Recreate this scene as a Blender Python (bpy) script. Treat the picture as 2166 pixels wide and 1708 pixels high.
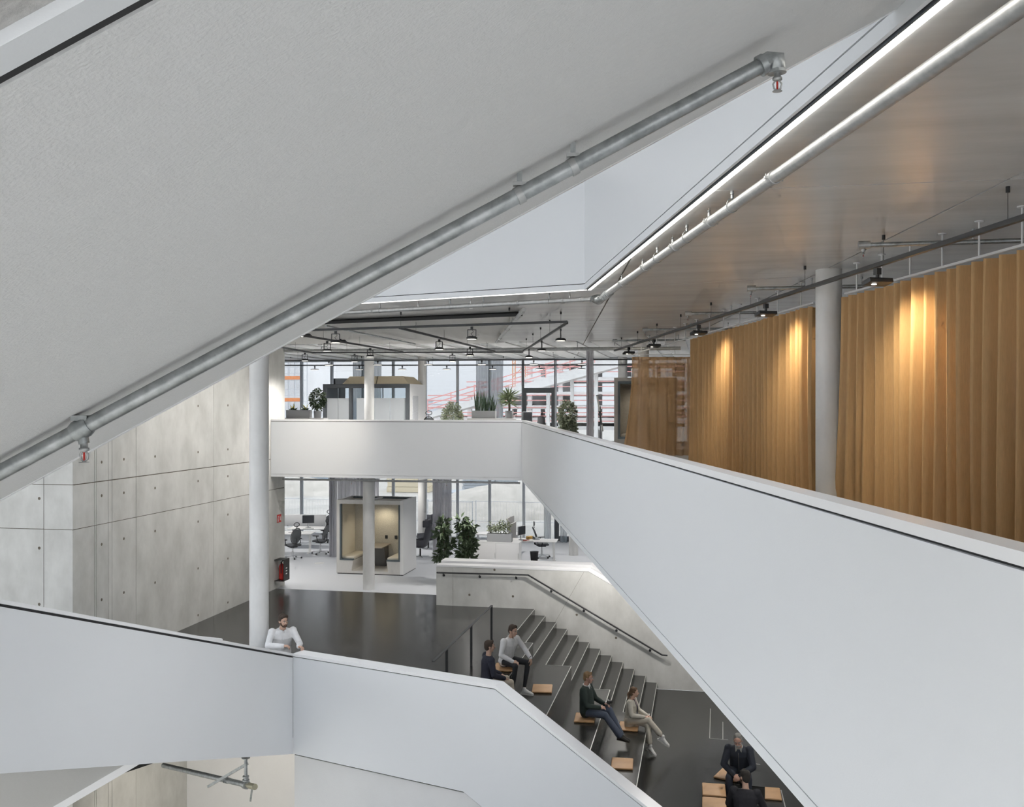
import bpy, bmesh, math, random
from mathutils import Vector, Matrix
random.seed(7)
for o in list(bpy.data.objects): bpy.data.objects.remove(o)
SC = bpy.context.scene; COL = SC.collection

# ------------------------------------------------------------------ camera
FPX, CX, HY, EYE = 2075.0, 1083.0, 852.0, 5.6      # focal length in pixels, principal column, horizon row, eye height
YAW = math.radians(11.1)
RT = Vector((math.cos(YAW), math.sin(YAW), 0)); FW = Vector((-math.sin(YAW), math.cos(YAW), 0))
cam = bpy.data.cameras.new('camera'); camo = bpy.data.objects.new('camera', cam); COL.objects.link(camo)
cam.sensor_fit = 'HORIZONTAL'; cam.sensor_width = 36.0; cam.lens = 36.0*FPX/2166.0
cam.shift_y = -(854.0-HY)/2166.0
cam.clip_start = 0.05; cam.clip_end = 2000
camo.location = (0, 0, EYE); camo.rotation_euler = (math.pi/2, 0, YAW)
SC.camera = camo

# ------------------------------------------------------------------ sky, exposure
SC.view_settings.view_transform = 'Standard'; SC.view_settings.look = 'None'
SC.view_settings.gamma = 1.0; SC.view_settings.use_curve_mapping = False
SC.view_settings.exposure = 0.26
SC.cycles.use_denoising = True
SC.cycles.max_bounces = 7; SC.cycles.diffuse_bounces = 4; SC.cycles.glossy_bounces = 3
SC.cycles.use_adaptive_sampling = True; SC.cycles.adaptive_threshold = .12; SC.cycles.adaptive_min_samples = 12
SC.cycles.transparent_max_bounces = 16; SC.cycles.transmission_bounces = 6
SC.cycles.sample_clamp_indirect = 6.0
SC.cycles.caustics_reflective = False; SC.cycles.caustics_refractive = False
W = bpy.data.worlds.new('overcast_sky'); SC.world = W; W.use_nodes = True
nt = W.node_tree; nt.nodes.clear()
wo = nt.nodes.new('ShaderNodeOutputWorld'); bg = nt.nodes.new('ShaderNodeBackground')
tc = nt.nodes.new('ShaderNodeTexCoord'); mp = nt.nodes.new('ShaderNodeMapping'); mp.inputs['Scale'].default_value = (1, 1, 5)
nz = nt.nodes.new('ShaderNodeTexNoise'); nz.inputs['Scale'].default_value = 2.2; nz.inputs['Detail'].default_value = 5
cr = nt.nodes.new('ShaderNodeValToRGB')
cr.color_ramp.elements[0].position = .3; cr.color_ramp.elements[0].color = (.89, .935, 1.0, 1)
cr.color_ramp.elements[1].position = .7; cr.color_ramp.elements[1].color = (.965, .98, 1.0, 1)
nt.links.new(tc.outputs['Generated'], mp.inputs['Vector']); nt.links.new(mp.outputs[0], nz.inputs['Vector'])
nt.links.new(nz.outputs[0], cr.inputs[0]); nt.links.new(cr.outputs[0], bg.inputs[0]); nt.links.new(bg.outputs[0], wo.inputs[0])
sp = nt.nodes.new('ShaderNodeSeparateXYZ'); nt.links.new(tc.outputs['Generated'], sp.inputs[0])
mr = nt.nodes.new('ShaderNodeMapRange'); mr.inputs['From Min'].default_value = 0.0; mr.inputs['From Max'].default_value = 1.0     # overcast sky: zenith brighter than the horizon
mr.inputs['To Min'].default_value = 1.25; mr.inputs['To Max'].default_value = 3.1
nt.links.new(sp.outputs['Z'], mr.inputs['Value']); nt.links.new(mr.outputs[0], bg.inputs[1])

# ------------------------------------------------------------------ helpers
def ray(px, py): return RT*((px-CX)/FPX) + FW + Vector((0, 0, (HY-py)/FPX))
EYEV = Vector((0, 0, EYE))
def at_d(px, py, d): return EYEV + ray(px, py)*d
def at_z(px, py, z): r = ray(px, py); return EYEV + r*((z-EYE)/r.z)
def at_y(px, py, y): r = ray(px, py); return EYEV + r*(y/r.y)
def at_x(px, py, x): r = ray(px, py); return EYEV + r*(x/r.x)
def floor_at(px, d, z): p = at_d(px, HY, d); p.z = z; return p

def tag(o, label=None, cat=None, group=None, kind=None):
    if label: o['label'] = label
    if cat: o['category'] = cat
    if group: o['group'] = group
    if kind: o['kind'] = kind
    return o
def empty(name, loc=(0, 0, 0), rz=0.0, label=None, cat=None, group=None, kind=None):
    o = bpy.data.objects.new(name, None); COL.objects.link(o); o.location = loc; o.rotation_euler = (0, 0, rz)
    o.empty_display_size = .1
    return tag(o, label, cat, group, kind)

class MB:
    """collects simple solids and links them as one mesh object"""
    def __init__(s): s.v = []; s.f = []; s.sm = []
    def add(s, vs, fs, smooth=False):
        fs = [q for q in fs if len(q) > 2]; b = len(s.v); s.v += [tuple(v) for v in vs]; s.f += [tuple(i+b for i in f) for f in fs]; s.sm += [smooth]*len(fs); return s
    def box(s, x0, x1, y0, y1, z0, z1):
        v = [(x, y, z) for z in (z0, z1) for y in (y0, y1) for x in (x0, x1)]
        return s.add(v, [(0, 2, 3, 1), (4, 5, 7, 6), (0, 1, 5, 4), (2, 6, 7, 3), (0, 4, 6, 2), (1, 3, 7, 5)])
    def cbox(s, c, sx, sy, sz, rz=0.0, rx=0.0, ry=0.0):
        M = Matrix.Translation(Vector(c)) @ Matrix.Rotation(rz, 4, 'Z') @ Matrix.Rotation(rx, 4, 'X') @ Matrix.Rotation(ry, 4, 'Y')
        v = [M @ Vector((x*sx/2, y*sy/2, z*sz/2)) for z in (-1, 1) for y in (-1, 1) for x in (-1, 1)]
        return s.add(v, [(0, 2, 3, 1), (4, 5, 7, 6), (0, 1, 5, 4), (2, 6, 7, 3), (0, 4, 6, 2), (1, 3, 7, 5)])
    def rbox(s, c, sx, sy, sz, b=.02, rz=0.0, rx=0.0, ry=0.0, seg=2):
        bm = bmesh.new(); bmesh.ops.create_cube(bm, size=1)
        for v in bm.verts: v.co = Vector((v.co.x*sx, v.co.y*sy, v.co.z*sz))
        bmesh.ops.bevel(bm, geom=bm.edges[:], offset=min(b, .49*min(sx, sy, sz)), segments=seg, profile=.5, affect='EDGES')
        M = Matrix.Translation(Vector(c)) @ Matrix.Rotation(rz, 4, 'Z') @ Matrix.Rotation(rx, 4, 'X') @ Matrix.Rotation(ry, 4, 'Y')
        bm.verts.index_update()
        s.add([M @ v.co for v in bm.verts], [[v.index for v in f.verts] for f in bm.faces], True); bm.free(); return s
    def prism(s, poly, z0, z1):
        n = len(poly); v = [(p[0], p[1], z0) for p in poly] + [(p[0], p[1], z1) for p in poly]
        a = sum(poly[i][0]*poly[(i+1) % n][1]-poly[(i+1) % n][0]*poly[i][1] for i in range(n))
        idx = list(range(n))
        f = [tuple(reversed(idx)), tuple(i+n for i in idx)] + [(i, (i+1) % n, (i+1) % n+n, i+n) for i in idx]
        if a < 0: f = [tuple(reversed(q)) for q in f]
        return s.add(v, f)
    def hexa(s, lo, hi):
        """two matching polygons in space joined by sides"""
        n = len(lo); idx = list(range(n))
        return s.add(list(lo)+list(hi), [tuple(reversed(idx)), tuple(i+n for i in idx)] + [(i, (i+1) % n, (i+1) % n+n, i+n) for i in idx])
    def tube(s, pts, r, n=10, caps=True, smooth=True):
        pts = [Vector(p) for p in pts]; rs = r if isinstance(r, (list, tuple)) else [r]*len(pts)
        rings = []; prev = None
        for i, p in enumerate(pts):
            t = (pts[min(i+1, len(pts)-1)]-pts[max(i-1, 0)]).normalized()
            if prev is None:
                a = Vector((0, 0, 1)) if abs(t.z) < .9 else Vector((1, 0, 0))
                u = t.cross(a).normalized()
            else:
                u = (prev - t*prev.dot(t)).normalized()
            prev = u; w = t.cross(u)
            k = 1.0
            if 0 < i < len(pts)-1:
                c = (pts[i]-pts[i-1]).normalized().dot((pts[i+1]-pts[i]).normalized()); k = 1/max(.5, math.sqrt((1+c)/2))
            rings.append([p + (u*math.cos(2*math.pi*j/n) + w*math.sin(2*math.pi*j/n))*rs[i]*k for j in range(n)])
        v = [q for rg in rings for q in rg]; f = []
        for i in range(len(rings)-1):
            for j in range(n): f.append((i*n+j, i*n+(j+1) % n, (i+1)*n+(j+1) % n, (i+1)*n+j))
        s.add(v, f, smooth)
        if caps:
            s.add(rings[0], [tuple(reversed(range(n)))]); s.add(rings[-1], [tuple(range(n))])
        return s
    def bar(s, a, b, w, h, up=(0, 0, 1)):
        """rectangular bar from a to b, w across, h along up"""
        a = Vector(a); b = Vector(b); t = (b-a).normalized(); u = Vector(up)
        sd = t.cross(u).normalized(); u = sd.cross(t).normalized()
        q = [sd*(w/2)+u*(h/2), -sd*(w/2)+u*(h/2), -sd*(w/2)-u*(h/2), sd*(w/2)-u*(h/2)]
        return s.add([a+x for x in q]+[b+x for x in q], [(0, 1, 2, 3), (7, 6, 5, 4), (0, 4, 5, 1), (1, 5, 6, 2), (2, 6, 7, 3), (3, 7, 4, 0)])
    def lathe(s, prof, n=20, c=(0, 0, 0), M=None, smooth=True):
        v = []; f = []
        for (r, z) in prof:
            for j in range(n): v.append(Vector((c[0]+r*math.cos(2*math.pi*j/n), c[1]+r*math.sin(2*math.pi*j/n), c[2]+z)))
        if M is not None: v = [M @ q for q in v]
        m = len(prof)
        for i in range(m-1):
            for j in range(n): f.append((i*n+j, i*n+(j+1) % n, (i+1)*n+(j+1) % n, (i+1)*n+j))
        s.add(v, f, smooth)
        s.add(v[:n], [tuple(reversed(range(n)))]); s.add(v[-n:], [tuple(range(n))])
        return s
    def ell(s, c, rx, ry, rz, nu=14, nv=9, M=None):
        v = []; f = []
        for i in range(nv+1):
            a = math.pi*i/nv
            for j in range(nu):
                b = 2*math.pi*j/nu; p = Vector((rx*math.sin(a)*math.cos(b), ry*math.sin(a)*math.sin(b), -rz*math.cos(a)))
                if M is not None: p = M @ p
                v.append(Vector(c)+p)
        for i in range(nv):
            for j in range(nu): f.append((i*nu+j, i*nu+(j+1) % nu, (i+1)*nu+(j+1) % nu, (i+1)*nu+j))
        return s.add(v, f, True)
    def mesh(s, name):
        me = bpy.data.meshes.new(name); me.from_pydata(s.v, [], s.f); me.polygons.foreach_set('use_smooth', s.sm)
        me.update(); return me
    def build(s, name, mat, parent=None, label=None, cat=None, group=None, kind=None):
        me = s.mesh(name); me.materials.append(mat)
        o = bpy.data.objects.new(name, me); COL.objects.link(o)
        if parent is not None: o.parent = parent
        return tag(o, label, cat, group, kind)
def link(name, me, parent=None, loc=(0, 0, 0), rz=0.0):
    o = bpy.data.objects.new(name, me); COL.objects.link(o); o.parent = parent; o.location = loc; o.rotation_euler = (0, 0, rz); return o
def copy_tree(o, parent=None):
    c = o.copy(); COL.objects.link(c); c.parent = parent
    for ch in [q for q in bpy.data.objects if q.parent == o]: copy_tree(ch, c)
    return c
def dup(root, loc, rz=None, label=None, group=None):
    c = copy_tree(root); c.location = loc
    if rz is not None: c.rotation_euler = (0, 0, rz)
    return tag(c, label, None, group)

# ------------------------------------------------------------------ materials
MATS = {}
def mat(name, col, rough=.6, metal=0.0, noise=0.0, nscale=6.0, col2=None, bump=0.0, bscale=60.0, spec=.5, emit=None, estr=0.0,
        alpha=None, trans=0.0, stretch=(1, 1, 1), sheen=0.0, detail=6.0, contrast=(.3, .7)):
    if name in MATS: return MATS[name]
    m = bpy.data.materials.new(name); m.use_nodes = True; nt = m.node_tree; b = nt.nodes['Principled BSDF']
    b.inputs['Base Color'].default_value = (*col, 1); b.inputs['Roughness'].default_value = rough; b.inputs['Metallic'].default_value = metal
    b.inputs['Specular IOR Level'].default_value = spec
    if sheen: b.inputs['Sheen Weight'].default_value = sheen
    if noise or bump:
        tc = nt.nodes.new('ShaderNodeTexCoord'); mp = nt.nodes.new('ShaderNodeMapping'); mp.inputs['Scale'].default_value = stretch
        nt.links.new(tc.outputs['Object'], mp.inputs['Vector'])
    if noise:
        n = nt.nodes.new('ShaderNodeTexNoise'); n.inputs['Scale'].default_value = nscale; n.inputs['Detail'].default_value = detail
        n.inputs['Roughness'].default_value = .6
        r = nt.nodes.new('ShaderNodeValToRGB'); c2 = col2 or tuple(c*(1-noise) for c in col)
        r.color_ramp.elements[0].position = contrast[0]; r.color_ramp.elements[0].color = (*c2, 1)
        r.color_ramp.elements[1].position = contrast[1]; r.color_ramp.elements[1].color = (*col, 1)
        nt.links.new(mp.outputs[0], n.inputs['Vector']); nt.links.new(n.outputs[0], r.inputs[0]); nt.links.new(r.outputs[0], b.inputs['Base Color'])
    if bump:
        n2 = nt.nodes.new('ShaderNodeTexNoise'); n2.inputs['Scale'].default_value = bscale; n2.inputs['Detail'].default_value = 4
        bp = nt.nodes.new('ShaderNodeBump'); bp.inputs['Strength'].default_value = bump; bp.inputs['Distance'].default_value = .01
        nt.links.new(mp.outputs[0], n2.inputs['Vector']); nt.links.new(n2.outputs[0], bp.inputs['Height']); nt.links.new(bp.outputs[0], b.inputs['Normal'])
    if emit:
        b.inputs['Emission Color'].default_value = (*emit, 1); b.inputs['Emission Strength'].default_value = estr
    if alpha is not None: b.inputs['Alpha'].default_value = alpha
    if trans:
        tr = nt.nodes.new('ShaderNodeBsdfTranslucent'); tr.inputs[0].default_value = (*col, 1)
        mx = nt.nodes.new('ShaderNodeMixShader'); mx.inputs[0].default_value = trans
        out = nt.nodes['Material Output']
        nt.links.new(b.outputs[0], mx.inputs[1]); nt.links.new(tr.outputs[0], mx.inputs[2]); nt.links.new(mx.outputs[0], out.inputs[0])
    MATS[name] = m; return m
def sheer(name, col, see, trans=.35, fine=0.0):
    """woven fabric that lets some light straight through"""
    m = bpy.data.materials.new(name); m.use_nodes = True; nt = m.node_tree; nt.nodes.clear()
    out = nt.nodes.new('ShaderNodeOutputMaterial'); df = nt.nodes.new('ShaderNodeBsdfDiffuse'); tl = nt.nodes.new('ShaderNodeBsdfTranslucent'); tp = nt.nodes.new('ShaderNodeBsdfTransparent')
    m1 = nt.nodes.new('ShaderNodeMixShader'); m2 = nt.nodes.new('ShaderNodeMixShader'); m1.inputs[0].default_value = trans; m2.inputs[0].default_value = see
    df.inputs[0].default_value = (*col, 1); tl.inputs[0].default_value = (*col, 1)
    if fine:
        tc = nt.nodes.new('ShaderNodeTexCoord'); mp = nt.nodes.new('ShaderNodeMapping'); mp.inputs['Scale'].default_value = (1, 1, .12)
        n = nt.nodes.new('ShaderNodeTexNoise'); n.inputs['Scale'].default_value = 90; r = nt.nodes.new('ShaderNodeValToRGB')
        r.color_ramp.elements[0].color = (*[c*(1-fine) for c in col], 1); r.color_ramp.elements[1].color = (*[c*(1+fine) for c in col], 1)
        nt.links.new(tc.outputs['Object'], mp.inputs[0]); nt.links.new(mp.outputs[0], n.inputs['Vector']); nt.links.new(n.outputs[0], r.inputs[0])
        nt.links.new(r.outputs[0], df.inputs[0]); nt.links.new(r.outputs[0], tl.inputs[0])
    nt.links.new(df.outputs[0], m1.inputs[1]); nt.links.new(tl.outputs[0], m1.inputs[2])
    nt.links.new(m1.outputs[0], m2.inputs[1]); nt.links.new(tp.outputs[0], m2.inputs[2]); nt.links.new(m2.outputs[0], out.inputs[0])
    MATS[name] = m; return m
def glass(name, tint, refl=.08, frost=0.0, fcol=(.85, .88, .9)):
    m = bpy.data.materials.new(name); m.use_nodes = True; nt = m.node_tree; nt.nodes.clear()
    out = nt.nodes.new('ShaderNodeOutputMaterial'); tp = nt.nodes.new('ShaderNodeBsdfTransparent'); gl = nt.nodes.new('ShaderNodeBsdfGlossy')
    tp.inputs[0].default_value = (*tint, 1); gl.inputs['Roughness'].default_value = .02
    fr = nt.nodes.new('ShaderNodeFresnel'); fr.inputs[0].default_value = 1.45
    mx = nt.nodes.new('ShaderNodeMixShader'); nt.links.new(fr.outputs[0], mx.inputs[0]); nt.links.new(tp.outputs[0], mx.inputs[1]); nt.links.new(gl.outputs[0], mx.inputs[2])
    last = mx
    if frost:
        df = nt.nodes.new('ShaderNodeBsdfDiffuse'); df.inputs[0].default_value = (*fcol, 1); tl = nt.nodes.new('ShaderNodeBsdfTranslucent'); tl.inputs[0].default_value = (*fcol, 1)
        m1 = nt.nodes.new('ShaderNodeMixShader'); m1.inputs[0].default_value = .6; nt.links.new(df.outputs[0], m1.inputs[1]); nt.links.new(tl.outputs[0], m1.inputs[2])
        m2 = nt.nodes.new('ShaderNodeMixShader'); m2.inputs[0].default_value = frost; nt.links.new(mx.outputs[0], m2.inputs[1]); nt.links.new(m1.outputs[0], m2.inputs[2]); last = m2
    nt.links.new(last.outputs[0], out.inputs[0]); MATS[name] = m; return m

WHITE = mat('white_paint', (.75, .77, .795), .45, bump=.05, bscale=120)
WHITE_CAP = mat('white_lacquer', (.84, .845, .86), .3)
PLASTER = mat('white_plaster', (.74, .745, .75), .8, bump=.25, bscale=90, noise=.03, nscale=3)
SOFFIT = mat('soffit_plaster', (.71, .715, .72), .85, bump=.3, bscale=110, noise=.04, nscale=30)
BLACKGAP = mat('shadow_gap', (.03, .03, .032), .7)
CONC = mat('fair_faced_concrete', (.69, .69, .665), .75, noise=.2, nscale=1.6, col2=(.53, .53, .505), bump=.12, bscale=18, stretch=(1, 1, .6), contrast=(.32, .68))
CONC2 = mat('concrete_warm', (.57, .55, .49), .75, noise=.25, nscale=2.0, bump=.12, bscale=18)
CONC_D = mat('concrete_joint', (.17, .15, .12), .9)
CONC_COL = mat('column_concrete', (.76, .76, .75), .55, noise=.18, nscale=2.2, bump=.08, bscale=25, stretch=(1, 1, .5))
CONC_CEIL = mat('ceiling_concrete', (.69, .695, .69), .27, noise=.3, nscale=1.3, col2=(.49, .49, .485), bump=.06, bscale=9, stretch=(.35, 1.4, 1), contrast=(.2, .8))
CONC_CEIL2 = mat('ceiling_concrete_pale', (.70, .70, .70), .5, noise=.35, nscale=1.6, col2=(.5, .5, .5), stretch=(.35, 2.2, 1))
LINO = mat('dark_linoleum', (.037, .037, .034), .22, noise=.25, nscale=3, bump=.02, bscale=50)
LINO_R = mat('dark_linoleum_riser', (.034, .034, .032), .42, noise=.2, nscale=3)
CARPET = mat('grey_carpet', (.66, .685, .725), .95, noise=.18, nscale=120, bump=.4, bscale=200)
GALV = mat('galvanised_steel', (.50, .52, .53), .38, metal=.75, noise=.35, nscale=14, col2=(.26, .28, .28), stretch=(1, 1, 1), bump=.05, bscale=40)
GALV_L = mat('bright_galvanised', (.50, .51, .51), .4, metal=.6, noise=.25, nscale=16)
STEEL_BLK = mat('black_steel', (.025, .026, .028), .5)
RAILBLK = mat('dark_grey_track', (.045, .048, .052), .45)
NOSE = mat('steel_nosing', (.62, .62, .60), .35, metal=.6)
ALU = mat('grey_aluminium', (.26, .28, .31), .45, metal=.3)
DARKFRAME = mat('anthracite_frame', (.07, .078, .088), .5)
GLASSM = glass('window_glass', (.745, .757, .765))
# ------------------------------------------------------------------ levels (metres above the landing floor)
ZU, ZB, ZC, ZS, ZP = 4.0, -1.98, 7.4, 3.4, 5.1     # upper floor, stage floor, upper ceiling, slab underside, gallery parapet top
R, T = .165, .2986                                  # riser and going of the stage stair
XN0, YW, YB = -4.51, 26.2, 22.5                     # first nosing, stair wall face, back edge of the seating tiers
XWL = -12.64                                        # face of the concrete wall
YG = 27.2                                           # back gallery front
YF = 39.3                                           # glass facade

def v2(p): return Vector((p[0], p[1]))
def cut(poly, p, n):
    """part of a convex polygon where (q-p).n >= 0"""
    out = []; m = len(poly)
    for i in range(m):
        a, b = poly[i], poly[(i+1) % m]; da, db = (a-p).dot(n), (b-p).dot(n)
        if da >= 0: out.append(a)
        if (da > 0 > db) or (da < 0 < db): out.append(a+(b-a)*(da/(da-db)))
    return out
def split(polys, p, q):
    p, q = v2(p), v2(q); d = q-p; n = Vector((-d.y, d.x)).normalized(); res = []
    for P in polys:
        for s in (1, -1):
            c = cut(P, p, n*s)
            if len(c) > 2 and abs(sum(c[i].x*c[(i+1) % len(c)].y-c[(i+1) % len(c)].x*c[i].y for i in range(len(c)))) > .02: res.append(c)
    return res
def inset(poly, t):
    a = sum(poly[i].x*poly[(i+1) % len(poly)].y-poly[(i+1) % len(poly)].x*poly[i].y for i in range(len(poly)))
    P = poly if a > 0 else poly[::-1]; out = P
    for i in range(len(P)):
        d = (P[(i+1) % len(P)]-P[i])
        if d.length < 1e-6: continue
        n = Vector((-d.y, d.x)).normalized(); out = cut(out, P[i]+n*t, n)
        if len(out) < 3: return []
    return out

# ---------- floors
f = MB().prism([(XWL-6, 8), (-12.5, 9), (-8.6, 17.4), (-7.2, 17.25), (XN0-.3, 16.55), (XN0-.3, YW+.02), (-7.27, YW+.02), (-7.27, 27.6), (XWL, 27.6), (XWL, 17.9), (XWL-6, 17.9)][::-1], -.7, 0)
f.build('floor_landing', LINO, None, 'dark linoleum landing floor between the concrete wall and the seating stair', 'floor', kind='structure')
MB().box(-21, 12, 27.6, YF, -.7, 0).box(-7.27, 12, 27.2, 27.6, -.7, 0).build('floor_office', CARPET, None, 'light grey carpet floor of the lower office', 'floor', kind='structure')
MB().box(-6.2, 10, 6, YW, ZB-.3, ZB).build('floor_stage', LINO, None, 'dark linoleum stage floor at the foot of the seating stair', 'floor', kind='structure')
MB().box(-24, 12, -3, 30, -6.4, -6.0).build('floor_lowest', CONC2, None, 'pale lowest floor under the landing', 'floor', kind='structure')

# ---------- gallery (upper floor) with white parapet
pr0 = at_z(2166, 1168.6, ZP); prc = Vector((-5.06, YG, ZP))
wv = (pr0-prc); wv.z = 0; wv.normalize()                    # along the right parapet, towards the camera
wn = Vector((-wv.y, wv.x, 0))                               # to the right of the void
if wn.x < 0: wn = -wn
pr1 = prc + wv*33.0
up = [(XWL-8, YG+.02), (prc.x+.15, YG+.02), (pr1.x+.05, pr1.y), (14, pr1.y), (14, YF-.05), (XWL-8, YF-.05)]
MB().prism(up, ZS, ZU-.02).build('floor_upper', PLASTER, None, 'upper office floor slab behind the white parapet', 'floor', kind='structure')
MB().prism(up, ZU-.018, ZU).build('floor_upper_carpet', mat('pale_grey_carpet', (.74, .745, .75), .95, noise=.1, nscale=120, bump=.4, bscale=200), None, 'grey carpet of the upper office floor', 'floor', kind='structure')
wg = empty('wall_gallery', (0, 0, 0), 0, 'white gallery parapet turning the corner above the stage', 'parapet', kind='structure')
TH = .13
i_c = prc + wn*TH + Vector((0, TH, 0))                      # inner corner
def seg_piece(a, b, ai, bi, z0, z1, name, m, par): MB().hexa([Vector((q.x, q.y, z0)) for q in (a, b, bi, ai)], [Vector((q.x, q.y, z1)) for q in (a, b, bi, ai)]).build(name, m, par)
bl = Vector((XWL+.01, YG, 0)); bli = Vector((XWL+.01, YG+TH, 0))
ci = Vector((prc.x+.10, YG+TH, 0)); ri = pr1 + wn*TH
sh = Vector((0, .02, 0)); shr = wn*.02
for (z0, z1, nm, m, off) in ((ZS, ZS+.075, 'lower_edge', WHITE, 0), (ZS+.083, ZP-.064, 'fascia', WHITE, 0), (ZP-.05, ZP, 'cap', WHITE_CAP, 0)):
    seg_piece(bl, prc, bli, ci, z0, z1, nm, m, wg); seg_piece(prc, pr1, ci, ri, z0, z1, nm, m, wg)
cR = prc + Vector((.02, .025, 0))
for (z0, z1) in ((ZS+.07, ZS+.09), (ZP-.07, ZP-.045)):
    seg_piece(bl+sh, cR, bli-sh, ci, z0, z1, 'shadow_gap', BLACKGAP, wg); seg_piece(cR, pr1+shr, ci, ri-shr, z0, z1, 'shadow_gap', BLACKGAP, wg)
# white shelf strip standing just inside the right parapet
MB().prism([prc+wn*.32-wv*-6, prc+wn*.62+wv*6, pr1+wn*.62, pr1+wn*.32], ZU, ZU+.06).build('trim_1', WHITE_CAP, None, 'white kerb along the foot of the gallery parapet', 'trim', kind='structure')

# ---------- upper ceiling: concrete slab cast in panels, with the atrium opening
led_a = at_z(1240, 613, ZC); led_b = at_z(1975, 0, ZC); lv = (led_b-led_a).normalized()
led_c = led_a + lv*22
far_b = at_z(790, 640, ZC); fv = (far_b-led_a).normalized(); far_c = led_a + fv*16
ceil = empty('ceiling', (0, 0, ZC), 0, 'fair-faced concrete ceiling of the upper floor', 'ceiling', kind='structure')
base = [Vector((-20, -4)), Vector((14, -4)), Vector((14, YF+.2)), Vector((-20, YF+.2))]
ln = Vector((-lv.y, lv.x)); ln = ln if ln.x > 0 else -ln
fn = Vector((-fv.y, fv.x)); fn = fn if fn.y > 0 else -fn
regA = cut(cut(base, v2(led_a), ln), v2(led_a), -fn); regB = cut(base, v2(led_a), fn)
slab = MB()
for rg in (regA, regB): slab.prism([(q.x, q.y) for q in rg], .012, .6)
slab.build('slab', CONC_D, ceil)
zz = lambda a, b: (at_z(a[0], a[1], ZC), at_z(b[0], b[1], ZC))
cuts = [zz((1505, 404), (2120, 380)), zz((2134, 380), (1808, 540)), zz((1130, 681), (1370, 677)), zz((1290, 627), (1255, 690)), zz((620, 729), (1300, 727))]
for rg in (regA, regB):
    ps = [rg]
    for a, b in cuts: ps = split(ps, a, b)
    for P in ps:
        Q = inset(P, .012)
        if len(Q) > 2:
            cy = sum(q.y for q in Q)/len(Q); o = MB().prism([(q.x, q.y) for q in Q], 0, .05).build('panel', CONC_CEIL, ceil)
for i in range(26):                                         # radiant ceiling strips near the glass front
    x = -19 + i*1.05
    if x < 9: MB().box(x, x+.62, 28.4, 38.9, -.03, -.001).build('radiant_strip', mat('pale_metal_panel', (.88, .88, .88), .45), ceil)
# white walls of the atrium opening, one level up
va = empty('wall_atrium', (0, 0, 0), 0, 'white parapet walls of the next level above the ceiling opening', 'parapet', kind='structure')
def vwall(a, b, n):
    n3 = Vector((n.x, n.y, 0))
    for z0, z1, o in ((ZC-.0, ZC+.085, 0), (ZC+.097, ZC+1.9, .0)):
        MB().hexa([Vector((q.x, q.y, z0)) for q in (a+n3*-.03, b+n3*-.03, b+n3*-.004, a+n3*-.004)], [Vector((q.x, q.y, z1)) for q in (a+n3*-.03, b+n3*-.03, b+n3*-.004, a+n3*-.004)]).build('fascia', WHITE, va)
    MB().hexa([Vector((q.x, q.y, ZC+.08)) for q in (a+n3*-.012, b+n3*-.012, b+n3*-.004, a+n3*-.004)], [Vector((q.x, q.y, ZC+.1)) for q in (a+n3*-.012, b+n3*-.012, b+n3*-.004, a+n3*-.004)]).build('shadow_gap', BLACKGAP, va)
vwall(led_a, led_c, ln); vwall(led_a, far_c, fn)
LEDM = mat('led_diffuser', (.9, .88, .84), .5, emit=(1, .95, .87), estr=14.0)
LEDM2 = mat('led_diffuser_dim', (.9, .88, .84), .5, emit=(1, .95, .9), estr=2.0)
n3 = Vector((ln.x, ln.y, 0)); m3 = Vector((fn.x, fn.y, 0))
le = empty('led_light_line', led_a, 0, 'long white LED light line along the edge of the concrete ceiling', 'ceiling light')
def strip(a, b, n, w, m, nm, z0, z1, par, o0=.012):
    q4 = (a+n*o0, b+n*o0, b+n*(o0+w), a+n*(o0+w))
    o = MB().hexa([Vector((q.x, q.y, z0))-Vector(par.location) for q in q4], [Vector((q.x, q.y, z1))-Vector(par.location) for q in q4]).build(nm, m, par); return o
strip(led_a, led_c, n3, .055, LEDM, 'diffuser', ZC-.006, ZC+.004, le, .022); strip(led_a, led_c, n3, .012, DARKFRAME, 'profile', ZC-.012, ZC+.01, le, .008)
le2 = empty('led_light_line', far_b, 0, 'thin LED light line along the far edge of the ceiling opening', 'ceiling light')
strip(led_a, far_c, m3, .04, LEDM2, 'diffuser', ZC-.006, ZC+.004, le2, .012); strip(led_a, far_c, m3, .02, WHITE, 'profile', ZC-.008, ZC+.006, le2, .055)
# lowered plaster ceiling field
pz = ZC-.085
pa, pb = at_z(1105, 668, pz), at_z(1045, 727, pz); pc = at_z(420, 729, pz); pd = at_z(500, 693, pz)
cf = empty('ceiling_field', (0, 0, pz), 0, 'lowered smooth white plaster field under the concrete ceiling', 'ceiling', kind='structure')
MB().prism([(q.x, q.y) for q in (pa, pb, pc, pd)], 0, .05).build('panel', mat('acoustic_plaster', (.84, .83, .81), .9, bump=.1), cf)
MB().prism([(q.x, q.y) for q in (pa+Vector((-.1, .1, 0)), pb, pc, pd+Vector((0, .1, 0)))], .05, .08).build('frame', BLACKGAP, cf)
q0, q1 = pd, pa
MB().bar(Vector((q0.x, q0.y, .02))+Vector((0, -.02, 0)), Vector((q1.x, q1.y, .02))+Vector((0, -.02, 0)), .03, .06).build('edge_profile', STEEL_BLK, cf)

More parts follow.
